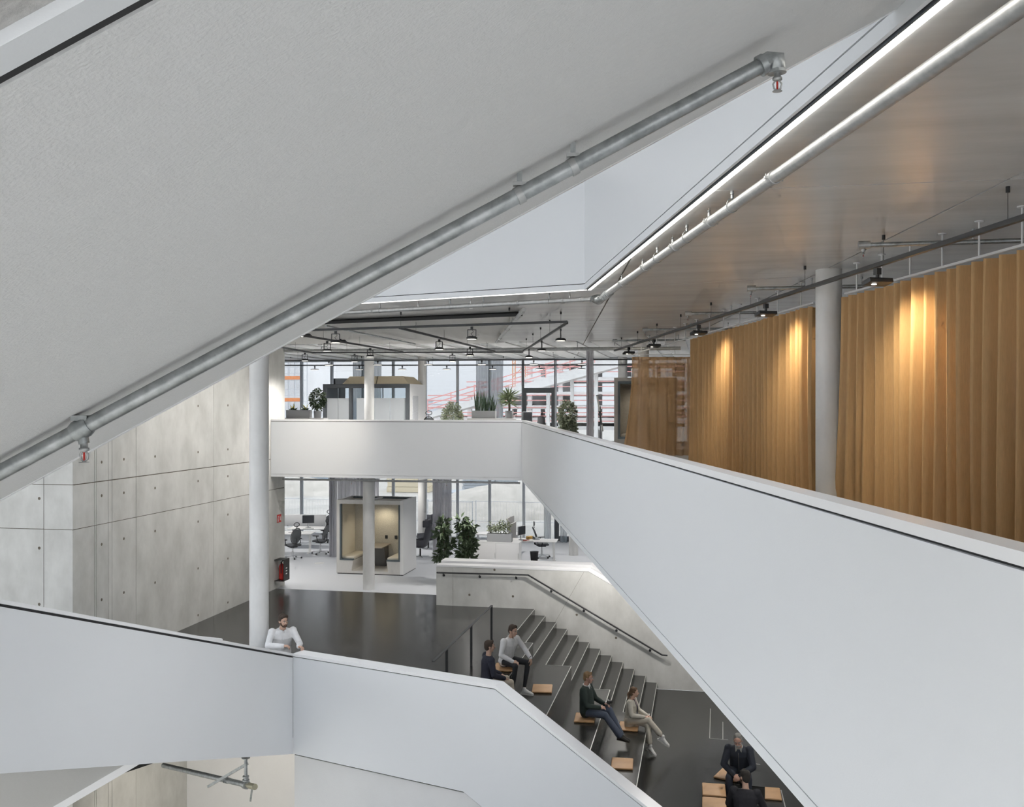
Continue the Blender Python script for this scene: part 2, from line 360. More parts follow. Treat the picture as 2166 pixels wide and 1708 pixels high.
# ---------- concrete walls on the left
wl = empty('wall_left', (XWL, 17.9, 0), 0, 'tall fair-faced concrete wall with formwork joints and tie holes', 'wall', kind='structure')
YE = 28.2
MB().box(-6, -.012, .012, YE-17.9-.01, -6, 11.5).build('core', CONC_D, wl)
def px_y(px): r = ray(px, HY); return XWL*r.y/r.x - 17.9
ys = [0] + [px_y(q) for q in (200, 203.5, 229, 237, 288, 452)] + [YE-17.9]
zs = [-6, -2.2, 3.0, 3.92, 8.0, 11.5]
for i in range(len(ys)-1):
    for j in range(len(zs)-1):
        g = .007
        MB().box(-.03, 0, ys[i]+(g if i else .0301), ys[i+1]-g, zs[j]+g, zs[j+1]-g*(2 if j == 2 else 1)).build('panel', CONC, wl)
xs = [0, -.66, -2.9, -5.9]
for i in range(3):
    for j in range(len(zs)-1):
        g = .007
        MB().box(xs[i+1]+g, xs[i]-(g if i else 0), 0, .03, zs[j]+g, zs[j+1]-g).build('panel', CONC, wl)
MB().box(-4, -.002, YE-17.9-.012, YE-17.9, -6, 11.5).build('panel', CONC, wl)
hole = MB().lathe([(.032, 0), (.024, .004), (.018, .001)], 12, M=Matrix.Rotation(math.pi/2, 4, 'Y')).mesh('tie_hole'); hole.materials.append(CONC_D)
for (px, pys) in ((215, (978, 1049, 1152, 1269)), (262, (972, 1043, 1140, 1254)), (328, (966, 1033, 1124, 1233)), (419, (859, 957, 1018, 1104, 1203, 1302)), (482, (858, 951, 1008, 1089, 1182, 1275))):
    for py in pys:
        p = at_x(px, py, XWL); link('tie_hole', hole, wl, (p.x-XWL+.001, p.y-17.9, p.z))
hole2 = MB().lathe([(.032, 0), (.024, .004), (.018, .001)], 12, M=Matrix.Rotation(math.pi/2, 4, 'X')).mesh('tie_hole'); hole2.materials.append(CONC_D)
for px, py in ((83, 1055), (83, 1160), (83, 1279)):
    p = at_y(px, py, 17.9); link('tie_hole', hole2, wl, (p.x-XWL, -.001, p.z))

# ---------- round columns
def column(px, d, dia, z0, z1, lab, m=CONC_COL):
    c = floor_at(px, d, z0)
    o = MB().lathe([(dia/2, 0), (dia/2, z1-z0)], 40).build('column', m, None, lab, 'column', kind='structure'); o.location = c; return o
column(548, 18.2, .352, 0, 11.5, 'tall round concrete column behind the leaning man')
column(1753, 13.3, .345, ZU, ZC, 'round concrete column between the brown curtains')
column(780, 29.4, .35, 0, ZS, 'round concrete column in front of the meeting booth')
column(781, 35.0, .35, ZU, ZC, 'round concrete column in front of the glazed meeting room')
column(893, 38.2, .32, ZU, ZC, 'slim concrete column by the upper glass front, right of the glazed meeting room')
column(893, 38.2, .32, 0, ZS, 'slim concrete column by the lower glass front behind the armchair')
column(1361, 31.5, .36, ZU, ZC, 'round concrete column behind the sheer brown curtain')
column(1317, 38.4, .36, ZU, ZC, 'round concrete column by the window above the taupe booth')
column(1213, 36.0, .34, 0, ZS, 'round concrete column half hidden by the gallery parapet')

# ---------- sloping parapets of the landing, the seating stair and the flight on the left
A = at_z(620, 1383, 1.1); B = at_z(1047, 1451, 1.1); C = at_d(1378, 1708, 14.4)
ev = (B-A); ev.z = 0; ev.normalize(); en = Vector((-ev.y, ev.x, 0)); en = en if en.y > 0 else -en
C = B + ev*((C-B).dot(ev)) + Vector((0, 0, C.z-B.z)); C2 = B + (C-B)*2.2
zbA = -.70; hk = 1.1-zbA
K = A + (B-A)*.858; K.z = zbA
KC = C2.copy(); KC.z = C2.z - hk - .05
wp = empty('wall_landing', (0, 0, 0), 0, 'white parapet along the landing that folds down beside the seating stair', 'parapet', kind='structure')
TP = .27
def dz(p, z): return Vector((p.x, p.y, p.z+z))
def plate(front, n, t0, t1, name, m, par): MB().hexa([q+n*t0 for q in front], [q+n*t1 for q in front]).build(name, m, par)
Ab = A.copy(); Ab.z = zbA
plate([dz(A, -.064), Ab, K, KC, dz(C2, -.064), dz(B, -.064)], en, 0, .12, 'fascia', WHITE, wp)
plate([dz(A, -.064), Ab, K, KC, dz(C2, -.064), dz(B, -.064)], en, TP-.1, TP, 'inner_fascia', WHITE, wp)
for a, b in ((A, B), (B, C2)):
    plate([a, dz(a, -.05), dz(b, -.05), b], en, -.004, TP+.004, 'cap', WHITE_CAP, wp)
    plate([dz(a, -.045), dz(a, -.07), dz(b, -.07), dz(b, -.045)], en, .018, TP-.02, 'shadow_gap', BLACKGAP, wp)
plate([dz(Ab, -.03), dz(Ab, -4.5), dz(C2+Vector((0, 0, 0)), -6), dz(KC, -.06), dz(K, -.03)], en, .035, .2, 'lower_wall', PLASTER, wp)
plate([Ab, dz(Ab, -.04), dz(K, -.04), dz(KC, -.07), KC, K], en, .05, .2, 'shadow_gap', BLACKGAP, wp)
# flight on the left
D0 = at_d(0, 1268, 10.1); D0b = at_d(0, 1637, 10.1)
fd = D0-A; gd = D0b-Ab; D1 = A+fd*1.5; D1b = Ab+gd*1.5
fh = Vector((fd.x, fd.y, 0)).normalized(); fnn = Vector((-fh.y, fh.x, 0)); fnn = fnn if fnn.x < 0 else -fnn
wf = empty('wall_flight', (0, 0, 0), 0, 'white sloping stair parapet in the lower left corner', 'parapet', kind='structure')
plate([dz(A, -.075)+fh*.012, Ab+fh*.012, D1b, dz(D1, -.075)], fnn, 0, .12, 'fascia', WHITE, wf)
plate([A, dz(A, -.045), dz(D1, -.045), D1], fnn, -.004, TP, 'cap', WHITE_CAP, wf)
plate([dz(A, -.04), dz(A, -.085), dz(D1, -.085), dz(D1, -.04)], fnn, .025, TP-.02, 'shadow_gap', BLACKGAP, wf)
plate([Ab+Vector((0, 0, .3)), Ab, D1b, D1b+Vector((0, 0, .3))], fnn, .12, 2.1, 'flight_slab', PLASTER, wf)
g0 = at_d(398, 1350, 15.2); g1 = at_d(471, 1357, 16.4)
plate([D1+Vector((0, 0, -.3)), D1+Vector((0, 0, -1.3)), A+Vector((0, 0, -1.1)), A+Vector((0, 0, -.3))], fnn, 1.98, 2.1, 'far_fascia', WHITE, wf)
MB().hexa([g0, g1, g1+Vector((-.05, .05, 0)), g0+Vector((-.05, .05, 0))], [q+Vector((0, 0, .035)) for q in (g0, g1, g1+Vector((-.05, .05, 0)), g0+Vector((-.05, .05, 0)))]).build('far_cap', WHITE_CAP, wf)
# walls far below the landing
MB().box(XWL, -3.2, 22.4, 22.6, -6, -.7).build('wall_lower', PLASTER, None, 'white wall beneath the landing beside the valve pipe', 'wall', kind='structure')
lf = empty('wall_lower_flight', (0, 0, 0), 0, 'grey sloping underside of a lower stair flight with white edge', 'staircase', kind='structure')
e0, e1 = at_d(330, 1597, 14.6), at_d(-260, 1943, 14.6); back = FW*-3.0
plate([e0+Vector((-.09, 0, .06)), e1+Vector((-.09, 0, .06)), e1+back+Vector((-1.0, 0, .8)), e0+back+Vector((-1.0, 0, .8))], Vector((0, 0, 1)), 0, .2, 'soffit', SOFFIT, lf)
plate([e0, e1, e1+Vector((-.10, 0, .07))-FW*.02, e0+Vector((-.10, 0, .07))-FW*.02], Vector((0, 0, 1)), 0, .22, 'edge_trim', WHITE_CAP, lf)

# ---------- stair flight overhead
sf = empty('ceiling_flight', (0, 0, 0), 0, 'broad white soffit of a stair flight climbing diagonally overhead', 'staircase', kind='structure')
DF = 4.7
def rline(px): return 1060-.548*px
e0, e1 = at_d(-420, rline(-420), DF), at_d(2010, rline(2010), DF)
hgt = lambda p, d: p
nmid = at_d(160, 99.2, 1.374); emid = at_d(160, rline(160), DF)
sv = (e1-e0).normalized()
dn = 1.374
def nearpt(px, d):          # point on the soffit plane below the same slope line, nearer to the camera
    t = (DF-d)/(DF-1.374); return None
wvec = Vector(nmid-emid); wvec -= sv*wvec.dot(sv)
n0, n1 = e0+wvec, e1+wvec
UPV = Vector((0, 0, 1))
tr = .035/wvec.length
plate([e0+wvec*tr, n0, n1, e1+wvec*tr], UPV, 0, .3, 'soffit', SOFFIT, sf)
plate([e0, e0+wvec*tr*.82, e1+wvec*tr*.82, e1], UPV, -.004, .6, 'edge_trim', WHITE_CAP, sf)
plate([n0, n0+wvec*.0085, n1+wvec*.0085, n1], UPV, .006, .3, 'shadow_gap', BLACKGAP, sf)
plate([n0+wvec*.0085, n0+wvec*.028, n1+wvec*.028, n1+wvec*.0085], UPV, -.001, .3, 'stringer_edge', WHITE, sf)
plate([n0+wvec*.028, n0+wvec*.05, n1+wvec*.05, n1+wvec*.028], UPV, .02, .8, 'cheek', mat('rough_plaster', (.55, .54, .53), .9, noise=.25, nscale=40, bump=.6, bscale=60), sf)

# ---------- seating stair
st = empty('seating_stair', (XN0, YB, 0), 0, 'wide black seating stair with steps beside the wall and deep tiers in front', 'staircase', kind='structure')
def nose(x0, x1, y0, y1, z): return MB().box(x0, x1, y0, y1, z-.006, z+.004).build('nosing', NOSE, st)
for k in range(12):
    x = k*T; z = -k*R
    MB().box(x-T if k else x-.3, x-.001, 0, YW-YB, z-R-.02 if k < 11 else ZB, z-.0005).build('step', LINO_R if False else LINO, st)
    nose(x-.012, x+.002, 0, YW-YB, z)
near = 15.6-YB
for q, k in enumerate((0, 3, 6, 9)):
    x1 = (k+2)*T; z = -k*R; x0 = (k-1)*T-.02 if k else -.299
    zb = -(k+3)*R
    yl = lambda x: (B+en*(TP+.02)).y + (x+XN0-(B+en*(TP+.02)).x)*ev.y/ev.x - YB      # inner face of the parapet
    yn = yl(x1)
    MB().prism([(x0, yl(x0)), (x1, yl(x1)), (x1, -.001), (x0, -.001)], ZB, z).build('tier', LINO, st)
    nose(x1-.012, x1+.002, yn, 0, z)
    MB().box((k if k else -.0)*T, x1, -.008, .002, z-.004, z+.003).build('nosing', NOSE, st)
# stair wall with its broad white cap
XS0 = -7.27
xk = at_y(1245, 1208, YW).x
sw = empty('wall_stair', (0, 0, 0), 0, 'concrete wall beside the steps with a broad white cap', 'wall', kind='structure')
sl = .553
xe = xk+1.98/sl; ze = 1.06-1.98; xf = xk+9.0
front = [Vector((XS0, YW, ZB)), Vector((xe, YW, ZB)), Vector((xe, YW, ze)), Vector((xk, YW, 1.06)), Vector((XS0, YW, 1.06))]
front2 = [Vector((xe, YW, ZB)), Vector((xf, YW, ZB)), Vector((xf, YW, ze)), Vector((xe, YW, ze))]
# cast in formwork panels with fine joints
pan = [[v2((p.x, p.z)) for p in front]]
for a, b in (((958, 1200), (958, 1280)), ((1160, 1215), (1215, 1255)), ((1232, 1216), (1178, 1310)), ((1215, 1250), (1350, 1330))):
    pa_, pb_ = at_y(*a, YW), at_y(*b, YW)
    if a[0] == 1215 or a[0] == 1160: continue
    pan = split(pan, (pa_.x, pa_.z), (pb_.x, pb_.z))
pan.append([v2((p.x, p.z)) for p in front2])
for fr_ in (front, front2): MB().hexa([p+Vector((0, .01, 0)) for p in fr_], [p+Vector((0, .95, 0)) for p in fr_]).build('core', CONC_D, sw)
for P in pan:
    Q = inset(P, .003)
    if len(Q) < 3: continue
    MB().hexa([Vector((q.x, YW-.002, q.y)) for q in Q][::-1], [Vector((q.x, YW+.03, q.y)) for q in Q][::-1]).build('panel', CONC, sw)
MB().box(XS0-.001, XS0+.02, YW, YW+.95, ZB, 1.06).build('end_panel', CONC, sw)
for (px, py) in ((1046, 1206), (993, 1259), (1085, 1262), (1220, 1301), (1303, 1350)):
    p = at_y(px, py, YW); link('tie_hole', hole2, sw, (p.x, p.y-.004, p.z))
def cap(a, b):
    plate([a+Vector((0, 0, .0)), b+Vector((0, 0, 0)), b+Vector((0, 0, .05)), a+Vector((0, 0, .05))], Vector((0, 1, 0)), -.0, .36, 'cap', WHITE_CAP, sw)
    plate([a+Vector((0, 0, .0)), b+Vector((0, 0, 0)), b+Vector((0, 0, .02)), a+Vector((0, 0, .02))], Vector((0, 1, 0)), .36, .5, 'shadow_gap', BLACKGAP, sw)
    plate([a+Vector((0, 0, .0)), b+Vector((0, 0, 0)), b+Vector((0, 0, .09)), a+Vector((0, 0, .09))], Vector((0, 1, 0)), .5, .97, 'back_cap', WHITE_CAP, sw)
    plate([a+Vector((0, 0, -.016)), b+Vector((0, 0, -.016)), b, a], Vector((0, 1, 0)), .012, .9, 'shadow_gap', BLACKGAP, sw)
cap(Vector((XS0, YW, 1.065)), Vector((xk, YW, 1.065))); cap(Vector((xk, YW, 1.065)), Vector((xe, YW, ze+.005))); cap(Vector((xe, YW, ze+.005)), Vector((xf, YW, ze+.005)))

# ---------- outer shell
MB().box(12, 12.3, -4, YF, -6, 12).build('wall_right', PLASTER, None, 'white end wall of the office wing', 'wall', kind='structure')
MB().box(-21.2, -21, 28, YF, -1, ZC+.6).build('wall_office_left', PLASTER, None, 'white end wall of the lower office', 'wall', kind='structure')


sk = empty('ceiling_skylight', (0, 0, 12), 0, 'unseen skylight glazing added over the atrium to dim the sky', 'skylight', kind='structure')  # unseen panes added to dim the open sky above the void
for i in range(6):
    for j in range(5): MB().box(-24+6*i, -18.05+6*i, -5+6*j, .95+6*j, 0, .02).build('pane', GLASSM, sk)
    MB().box(-24.05+6*i, -23.95+6*i, -5, 25, -.1, .1).build('glazing_bar', ALU, sk)
# ------------------------------------------------------------------ glass front
def fx(px): r = ray(px, HY); return YF*r.x/r.y          # facade X for an image column
MULL = mat('mullion_grey', (.50, .53, .57), .5, metal=.2)
def bay(n, x0, x1, z0, z1, lab, transom=None, dark=False, door=False):
    w = empty('window_%d' % n, (x0, YF, z0), 0, lab, 'window', kind='structure')
    L = x1-x0; H = z1-z0; m = DARKFRAME if dark else MULL; t = .055
    MB().box(0, t, -.06, .12, 0, H).build('mullion', m, w)
    MB().box(L-.03, L, -.06, .12, 0, H).build('mullion', m, w)
    MB().box(t, L-.03, -.05, .1, 0, .06).build('frame', m, w); MB().box(t, L-.03, -.05, .1, H-.06, H).build('frame', m, w)
    if transom:
        MB().box(t, L-.03, -.05, .1, transom-.05, transom+.05).build('transom', m, w)
        MB().box(t, L-.03, .02, .034, .06, transom-.05).build('pane', GLASSM, w); MB().box(t, L-.03, .02, .034, transom+.05, H-.06).build('pane', GLASSM, w)
        if door:
            for q in (t, L-.03-.11): MB().box(q, q+.11, -.06, .02, .06, transom-.05).build('door_stile', m, w)
            MB().box(t+.11, L-.14, -.06, .02, transom-.16, transom-.05).build('door_rail', m, w); MB().box(t+.11, L-.14, -.06, .02, .06, .2).build('door_rail', m, w)
            MB().tube([(L-.2, -.1, 1.0), (L-.2, -.1, 1.14)], .012).build('door_handle', ALU, w)
    else:
        MB().box(t, L-.03, .02, .034, .06, H-.06).build('pane', GLASSM, w)
    return w
xu = [fx(q) for q in (565, 637, 701, 767, 831, 899, 967, 1035, 1105, 1174, 1243, 1311)]
while xu[-1] < 11: xu.append(xu[-1]+1.34)
while xu[0] > -20.5: xu.insert(0, xu[0]-1.34)
n = 0
for i in range(len(xu)-1):
    n += 1; dr = abs(xu[i]-fx(1105)) < .05
    bay(n, xu[i], xu[i+1], ZU, ZC-.02, 'upper glass front bay number %d from the far end' % n if not dr else 'upper glass front bay with the dark framed terrace door', 2.15 if dr else None, dr, dr)
xl = [fx(q) for q in (565, 637, 701, 767, 831, 899, 967, 1035, 1107, 1174, 1243)]
while xl[-1] < 11: xl.append(xl[-1]+1.34)
while xl[0] > -20.5: xl.insert(0, xl[0]-1.34)
for i in range(len(xl)-1):
    n += 1; dr = abs(xl[i]-fx(1174)) < .05
    bay(n, xl[i], xl[i+1], 0, ZS, 'lower glass front bay number %d from the far end' % (i+1) if not dr else 'lower glass front bay with the dark framed exit door', 2.3 if dr else None, dr, dr)
MB().box(-21, 12, YF-.1, YF+.25, ZS, ZU).build('trim_2', MULL, None, 'grey spandrel band between the two glass fronts', 'trim', kind='structure')
MB().box(-21, 12, YF-.1, YF+.25, ZC-.02, ZC+.6).build('trim_3', MULL, None, 'grey head band above the upper glass front', 'trim', kind='structure')
# ------------------------------------------------------------------ ground outside
GROUND = mat('pale_building_ground', (.56, .54, .50), .95, noise=.3, nscale=.35, col2=(.40, .39, .37), bump=.3, bscale=3)
MB().box(-140, 160, YF+.3, 330, -.9, -.25).build('ground', GROUND, None, 'pale trodden ground of the building site outside', 'ground', kind='structure')
MB().box(-160, 160, -200, -4.2, -7.0, -6.5).build('ground_rear', GROUND, None, 'pale ground behind the building', 'ground', kind='structure')
MB().box(-160, -24.5, -4.2, 39, -7.0, -6.5).build('ground_side', GROUND, None, 'pale ground beside the building', 'ground', kind='structure')
# ------------------------------------------------------------------ light tracks and luminaires
LENS = mat('lamp_lens', (.9, .88, .84), .4, emit=(1, .93, .82), estr=2.6)
TRK = {}
def track(key, pts, lab, step=1.9, w=.035):
    t = empty('light_track', pts[0], 0, lab, 'light track')
    o = Vector(pts[0])
    for a, b in zip(pts[:-1], pts[1:]):
        MB().bar(a-o, b-o, w, .045).build('rail', RAILBLK, t)
        L = (b-a).length; k = max(1, int(L/step))
        for i in range(k):
            p = a+(b-a)*((i+.5)/k)-o
            m = MB().tube([p+Vector((0, 0, .02)), Vector((p.x, p.y, ZC-o.z-.0))], .003, 5).lathe([(.018, -.05), (.018, .0)], 8, (p.x, p.y, ZC-o.z)).build('hanger', STEEL_BLK, t)
    TRK[key] = pts
    return t
RZ = EYE+1.5
track('t1', [at_z(540, 702.5, RZ), at_z(1200, 681, RZ)], 'long dark light track nearest the ceiling opening')
track('t2', [at_z(1200, 683, RZ), at_z(1107, 743, RZ)], 'dark light track running back from the corner towards the windows')
track('t3', [at_z(1107, 745, RZ), at_z(660, 746.5, RZ), at_z(585, 733, RZ)], 'dark light track closing the square in front of the glazed room')
track('t4', [at_z(845, 694, RZ), at_z(1047, 744, RZ)], 'oblique dark light track crossing the plaster field')
track('t5', [at_z(640, 710, RZ), at_z(852, 745, RZ)], 'short oblique dark light track beside the staircase edge')
track('t6', [at_d(540, 763, 34.6), at_d(1440, 760.5, 34.6)], 'dark light track parallel to the glass front', 2.6)
track('t7', [at_d(540, 773.5, 38.2), at_d(1440, 772, 38.2)], 'thin dark light track closest to the glass front', 2.6)
track('t8', [at_z(2330, 406.5, RZ), at_z(1300, 742, RZ)], 'long dark light track in front of the brown curtains', 2.2, .05)

def yoke_lamp(lab, group):
    r = empty('track_spotlight', (0, 0, 0), 0, lab, 'spotlight', group)
    MB().cbox((0, 0, -.03), .05, .035, .05).build('adapter', RAILBLK, r)
    y = MB(); y.bar((-.085, 0, -.065), (.085, 0, -.065), .02, .014); y.bar((-.08, 0, -.06), (-.08, 0, -.20), .014, .02, (0, 1, 0)); y.bar((.08, 0, -.06), (.08, 0, -.20), .014, .02, (0, 1, 0))
    y.build('yoke', RAILBLK, r)
    h = MB().lathe([(.09, -.245), (.105, -.24), (.105, -.21), (.06, -.19), (.02, -.188)], 20).build('lamp_head', RAILBLK, r)
    MB().lathe([(.086, -.2485), (.086, -.245)], 20).build('diffuser', LENS, h)
    MB().tube([(0, 0, -.06), (.03, .01, -.1), (-.02, -.01, -.14), (.02, 0, -.19)], .004, 6).build('cable', STEEL_BLK, r)
    return r
def disc_lamp(lab, group):
    r = empty('disc_pendant', (0, 0, 0), 0, lab, 'pendant lamp', group)
    MB().cbox((0, 0, -.03), .05, .035, .06).build('adapter', RAILBLK, r); MB().tube([(0, 0, -.05), (0, 0, -.1)], .012, 8).build('stem', RAILBLK, r)
    h = MB().lathe([(.15, -.14), (.16, -.13), (.15, -.112), (.05, -.1)], 22).build('lamp_head', mat('mid_grey_lamp', (.16, .17, .18), .5), r)
    MB().lathe([(.14, -.143), (.14, -.14)], 22).build('diffuser', LENS, h)
    return r
def slab_lamp(lab, group):
    r = empty('track_floodlight', (0, 0, 0), 0, lab, 'spotlight', group)
    MB().cbox((0, 0, -.04), .06, .06, .07).build('adapter', RAILBLK, r); MB().tube([(0, 0, -.06), (0, 0, -.13)], .02, 10).build('swivel', RAILBLK, r)
    h = MB().rbox((0, 0, -.155), .30, .15, .05, .006, 0, math.radians(-14)).build('lamp_head', RAILBLK, r)
    MB().lathe([(.028, -.19), (.028, -.182)], 14, (-.06, -.02, 0)).build('lens', LENS, h)
    return r
def spot(loc, aim, power, angle=120, blend=.6, size=.12, col=(1, .96, .91), par=None, name='lamp_light'):
    l = bpy.data.lights.new(name, 'SPOT'); l.energy = power; l.spot_size = math.radians(angle); l.spot_blend = blend; l.shadow_soft_size = size; l.color = col
    o = bpy.data.objects.new(name, l); COL.objects.link(o); o.location = loc
    o.rotation_euler = (Vector(aim)-Vector(loc)).to_track_quat('-Z', 'Y').to_euler(); return o
def on(key, px, seg=0):
    a, b = TRK[key][seg], TRK[key][seg+1]; lo, hi = 0.0, 1.0
    f = lambda t: (lambda p: CX+FPX*(p-EYEV).dot(RT)/(p-EYEV).dot(FW))(a+(b-a)*t)-px
    s = f(0)
    for _ in range(40):
        m = (lo+hi)/2
        if f(m)*s > 0: lo = m
        else: hi = m
    return a+(b-a)*lo
y0 = None
spots = [('t1', 710, 0, 0, 'dark yoke spotlight on the long track beside the staircase edge'), ('t1', 998, 0, 0, 'dark yoke spotlight on the long track above the tall plants'),
         ('t4', 929, 0, .5, 'dark yoke spotlight midway along the oblique track'), ('t4', 994, 0, .5, 'dark yoke spotlight at the far end of the oblique track'),
         ('t5', 692, 0, .6, 'dark yoke spotlight at the near end of the short oblique track'), ('t5', 783, 0, .6, 'dark yoke spotlight at the concrete column'),
         ('t3', 645, 1, 0, 'small yoke spotlight over the long plant trough'), ('t3', 750, 0, 0, 'small yoke spotlight over the glazed room'), ('t3', 957, 0, 0, 'pale yoke spotlight over the round ficus'),
         ('t2', 1186, 0, 1.5, 'dark spotlight nearest the corner of the track square, seen edge-on'), ('t2', 1146, 0, 1.5, 'dark spotlight in the middle of the receding track, seen edge-on'), ('t2', 1119, 0, 1.5, 'dark spotlight at the far end of the receding track, seen edge-on')]
for i, (k, px, sg, rz, lab) in enumerate(spots):
    p = on(k, px, sg)
    if y0 is None: y0 = yoke_lamp(lab, 'yoke spotlights on the tracks'); q = y0
    else: q = copy_tree(y0); tag(q, lab)
    q.location = p - Vector((0, 0, .03)); q.rotation_euler = (0, 0, rz+YAW)
    spot(p-Vector((0, 0, .29)), p-Vector((0, -.3, 3)), dict(t1=32, t2=80, t3=330, t4=80, t5=80)[k], 140)
    if px == 692: spot(p-Vector((0, 0, .30)), at_y(690, 928, YG), 330, 34, 1.0, .05, (1, .86, .66))
d0 = None
NTH = ('first', 'second', 'third', 'fourth', 'fifth', 'sixth', 'seventh', 'eighth', 'ninth', 'tenth')
for k, pxs, nm in (('t6', (696, 799, 906, 1019, 1129, 1231), 'track parallel to the glass front'), ('t7', (666, 760, 851, 945, 1042, 1141, 1230), 'thin track closest to the glass front')):
    for i, px in enumerate(pxs):
        lab = 'flat disc lamp, %s from the left on the %s' % (NTH[i], nm)
        if d0 is None: d0 = disc_lamp(lab, 'disc lamps along the glass front'); q = d0
        else: q = copy_tree(d0); tag(q, lab)
        p = on(k, px); q.location = p - Vector((0, 0, .03))
        if k == 't6' and px != 799: spot(p-Vector((0, 0, .2)), p-Vector((0, 0, 3)), 300, 150)
s0 = None
CUR_SPOTS = []
for i, px in enumerate((1856, 1620, 1478, 1383, 1330)):
    lab = 'black slab floodlight, %s along the curtain track from the near end' % NTH[i]
    if s0 is None: s0 = slab_lamp(lab, 'slab floodlights washing the curtains'); q = s0
    else: q = copy_tree(s0); tag(q, lab)
    p = on('t8', px); q.location = p - Vector((0, 0, .03)); q.rotation_euler = (0, 0, YAW+.3); CUR_SPOTS.append(p)
# unseen floodlights added on the ceiling to brighten the concrete wall
w0 = None
for i, (x, y) in enumerate(((-9.6, 20.2), (-9.6, 22.6), (-9.6, 25.0))):
    lab = 'unseen ceiling floodlight added to brighten the concrete wall, %s from the near end' % NTH[i]
    if w0 is None: w0 = slab_lamp(lab, 'unseen floodlights added above the concrete wall'); q = w0
    else: q = copy_tree(w0); tag(q, lab)
    q.location = (x, y, ZC); spot((x, y, ZC-.25), (XWL, y, 2.6), 235, 130, .8)
# ------------------------------------------------------------------ curtains
def curtain(name, a, b, zt, zb, pleat, amp, m, lab, group=None, seed=1, flare=0.0, par=None, cat='curtain', nz=14):
    rnd = random.Random(seed); a = Vector((a.x, a.y, 0)); b = Vector((b.x, b.y, 0)); L = (b-a).length; t = (b-a)/L; n = Vector((-t.y, t.x, 0))
    nx = max(8, int(L/pleat*12)); ph = [rnd.uniform(-.5, .5) for _ in range(int(L/pleat)+3)]; am = [rnd.uniform(.65, 1.25) for _ in range(int(L/pleat)+3)]
    vs = []; fs = []
    for i in range(nx+1):
        s = L*i/nx; u = s/pleat; k = int(u); fr = u-k; sm = fr*fr*(3-2*fr)
        phase = 2*math.pi*u + (ph[k]*(1-sm)+ph[k+1]*sm); av = am[k]*(1-sm)+am[k+1]*sm
        for j in range(nz+1):
            w = j/nz; z = zt+(zb-zt)*w
            A_ = amp*av*(.75+.35*w); off = math.sin(phase+.25*math.sin(3*w+k))*A_ + .3*A_*math.sin(2*phase+w)
            side = .35*pleat*math.cos(phase)*.25
            fl = flare*w*w*(max(0, 1-s/.5)*-1 + max(0, 1-(L-s)/.5))
            p = a+t*(s+side+fl)+n*off; vs.append((p.x, p.y, z))
    for i in range(nx):
        for j in range(nz): q = i*(nz+1)+j; fs.append((q, q+nz+1, q+nz+2, q+1))
    mb = MB(); c0 = Vector((a.x, a.y, zb)); mb.add([Vector(v)-c0 for v in vs], fs, True)
    o = mb.build(name, m, par, lab, cat, group); o.location = c0; return o
BROWN = sheer('ochre_curtain_cloth', (.62, .405, .205), .01, .15, .12)
BROWN_S = sheer('ochre_sheer_cloth', (.56, .36, .19), .13, .5, .1)
GREYC = sheer('grey_sheer_cloth', (.52, .52, .56), .10, .4, .05)
CZT = EYE+1.44
ca = [at_z(2330, 473.5, CZT), at_z(1788, 622, CZT), at_z(1722, 641, CZT), at_z(1468, 713, CZT), at_z(1335, 750, CZT)]
curtain('curtain', ca[0], ca[1], CZT-.05, ZU+.02, .25, .105, BROWN, 'tall ochre curtain right of the concrete column', None, 3, .35)
curtain('curtain', ca[2], ca[3], CZT-.05, ZU+.02, .25, .105, BROWN, 'ochre curtain left of the concrete column', None, 5, .1)
cfar = at_d(1520, 748, 29.3); cfar.z = CZT
curtain('curtain', ca[4], cfar, CZT-.08, ZU+.02, .26, .07, BROWN_S, 'sheer ochre curtain at the far end with the window glowing through', None, 8, .3)
MB().add([], []) if False else None
def crail(pts, lab, n):
    t = empty('curtain_rail', pts[0], 0, lab, 'curtain rail'); o = Vector(pts[0])
    for a, b in zip(pts[:-1], pts[1:]): MB().bar(a-o, b-o, .03, .025).build('rail', mat('white_rail', (.75, .76, .77), .4), t)
    a, b = pts[0], pts[-1]
    for i in range(n):
        p = a+(b-a)*((i+.5)/n)-o
        MB().tube([p, Vector((p.x, p.y, ZC-o.z))], .010, 8).lathe([(.045, -.012), (.045, 0)], 14, (p.x, p.y, ZC-o.z)).build('rod', mat('white_rail', (.75, .76, .77), .4), t)
crail([ca[0], ca[1]], 'white curtain rail right of the column with ceiling rods', 7)
crail([ca[2], ca[4]], 'white curtain rail left of the column running to the far corner', 14)
crail([ca[4], cfar], 'short white curtain rail across the far end of the enclosure', 3)
for i, p in enumerate(CUR_SPOTS[:4]):
    # each floodlight aims at the cloth beside it
    spot(p-Vector((0, 0, .24)), p+wn*.55-wv*.1+Vector((0, 0, -1.15)), (100, 92, 82, 60)[i], 125, 1.0, .06, (1, .84, .58))
spot(CUR_SPOTS[4]-Vector((0, 0, .24)), at_d(1400, 860, 29.2), 90, 110, 1.0, .06, (1, .88, .66))
# unseen lamps added under the slabs to brighten the lower office and stage
l0 = None
for i, (x, y) in enumerate(((-16, 31), (-13.4, 29.4), (-7, 29.2), (-2.5, 31), (-16, 35.5), (-11.5, 35.5), (-7, 35.5), (-2.5, 35.5), (1, 24), (2, 19), (3.5, 14.5), (-2.4, 24.8))):
    lab = 'unseen disc lamp added under the slab of the lower floor, %s of the row' % (NTH+('eleventh', 'twelfth'))[i]
    q = copy_tree(d0); tag(q, lab, None, 'unseen disc lamps added on the lower floor'); q.location = (x, y, ZS)
    spot((x, y, ZS-.2), (x, y, 0), 170 if i < 8 else (300 if i < 11 else 420), 150)

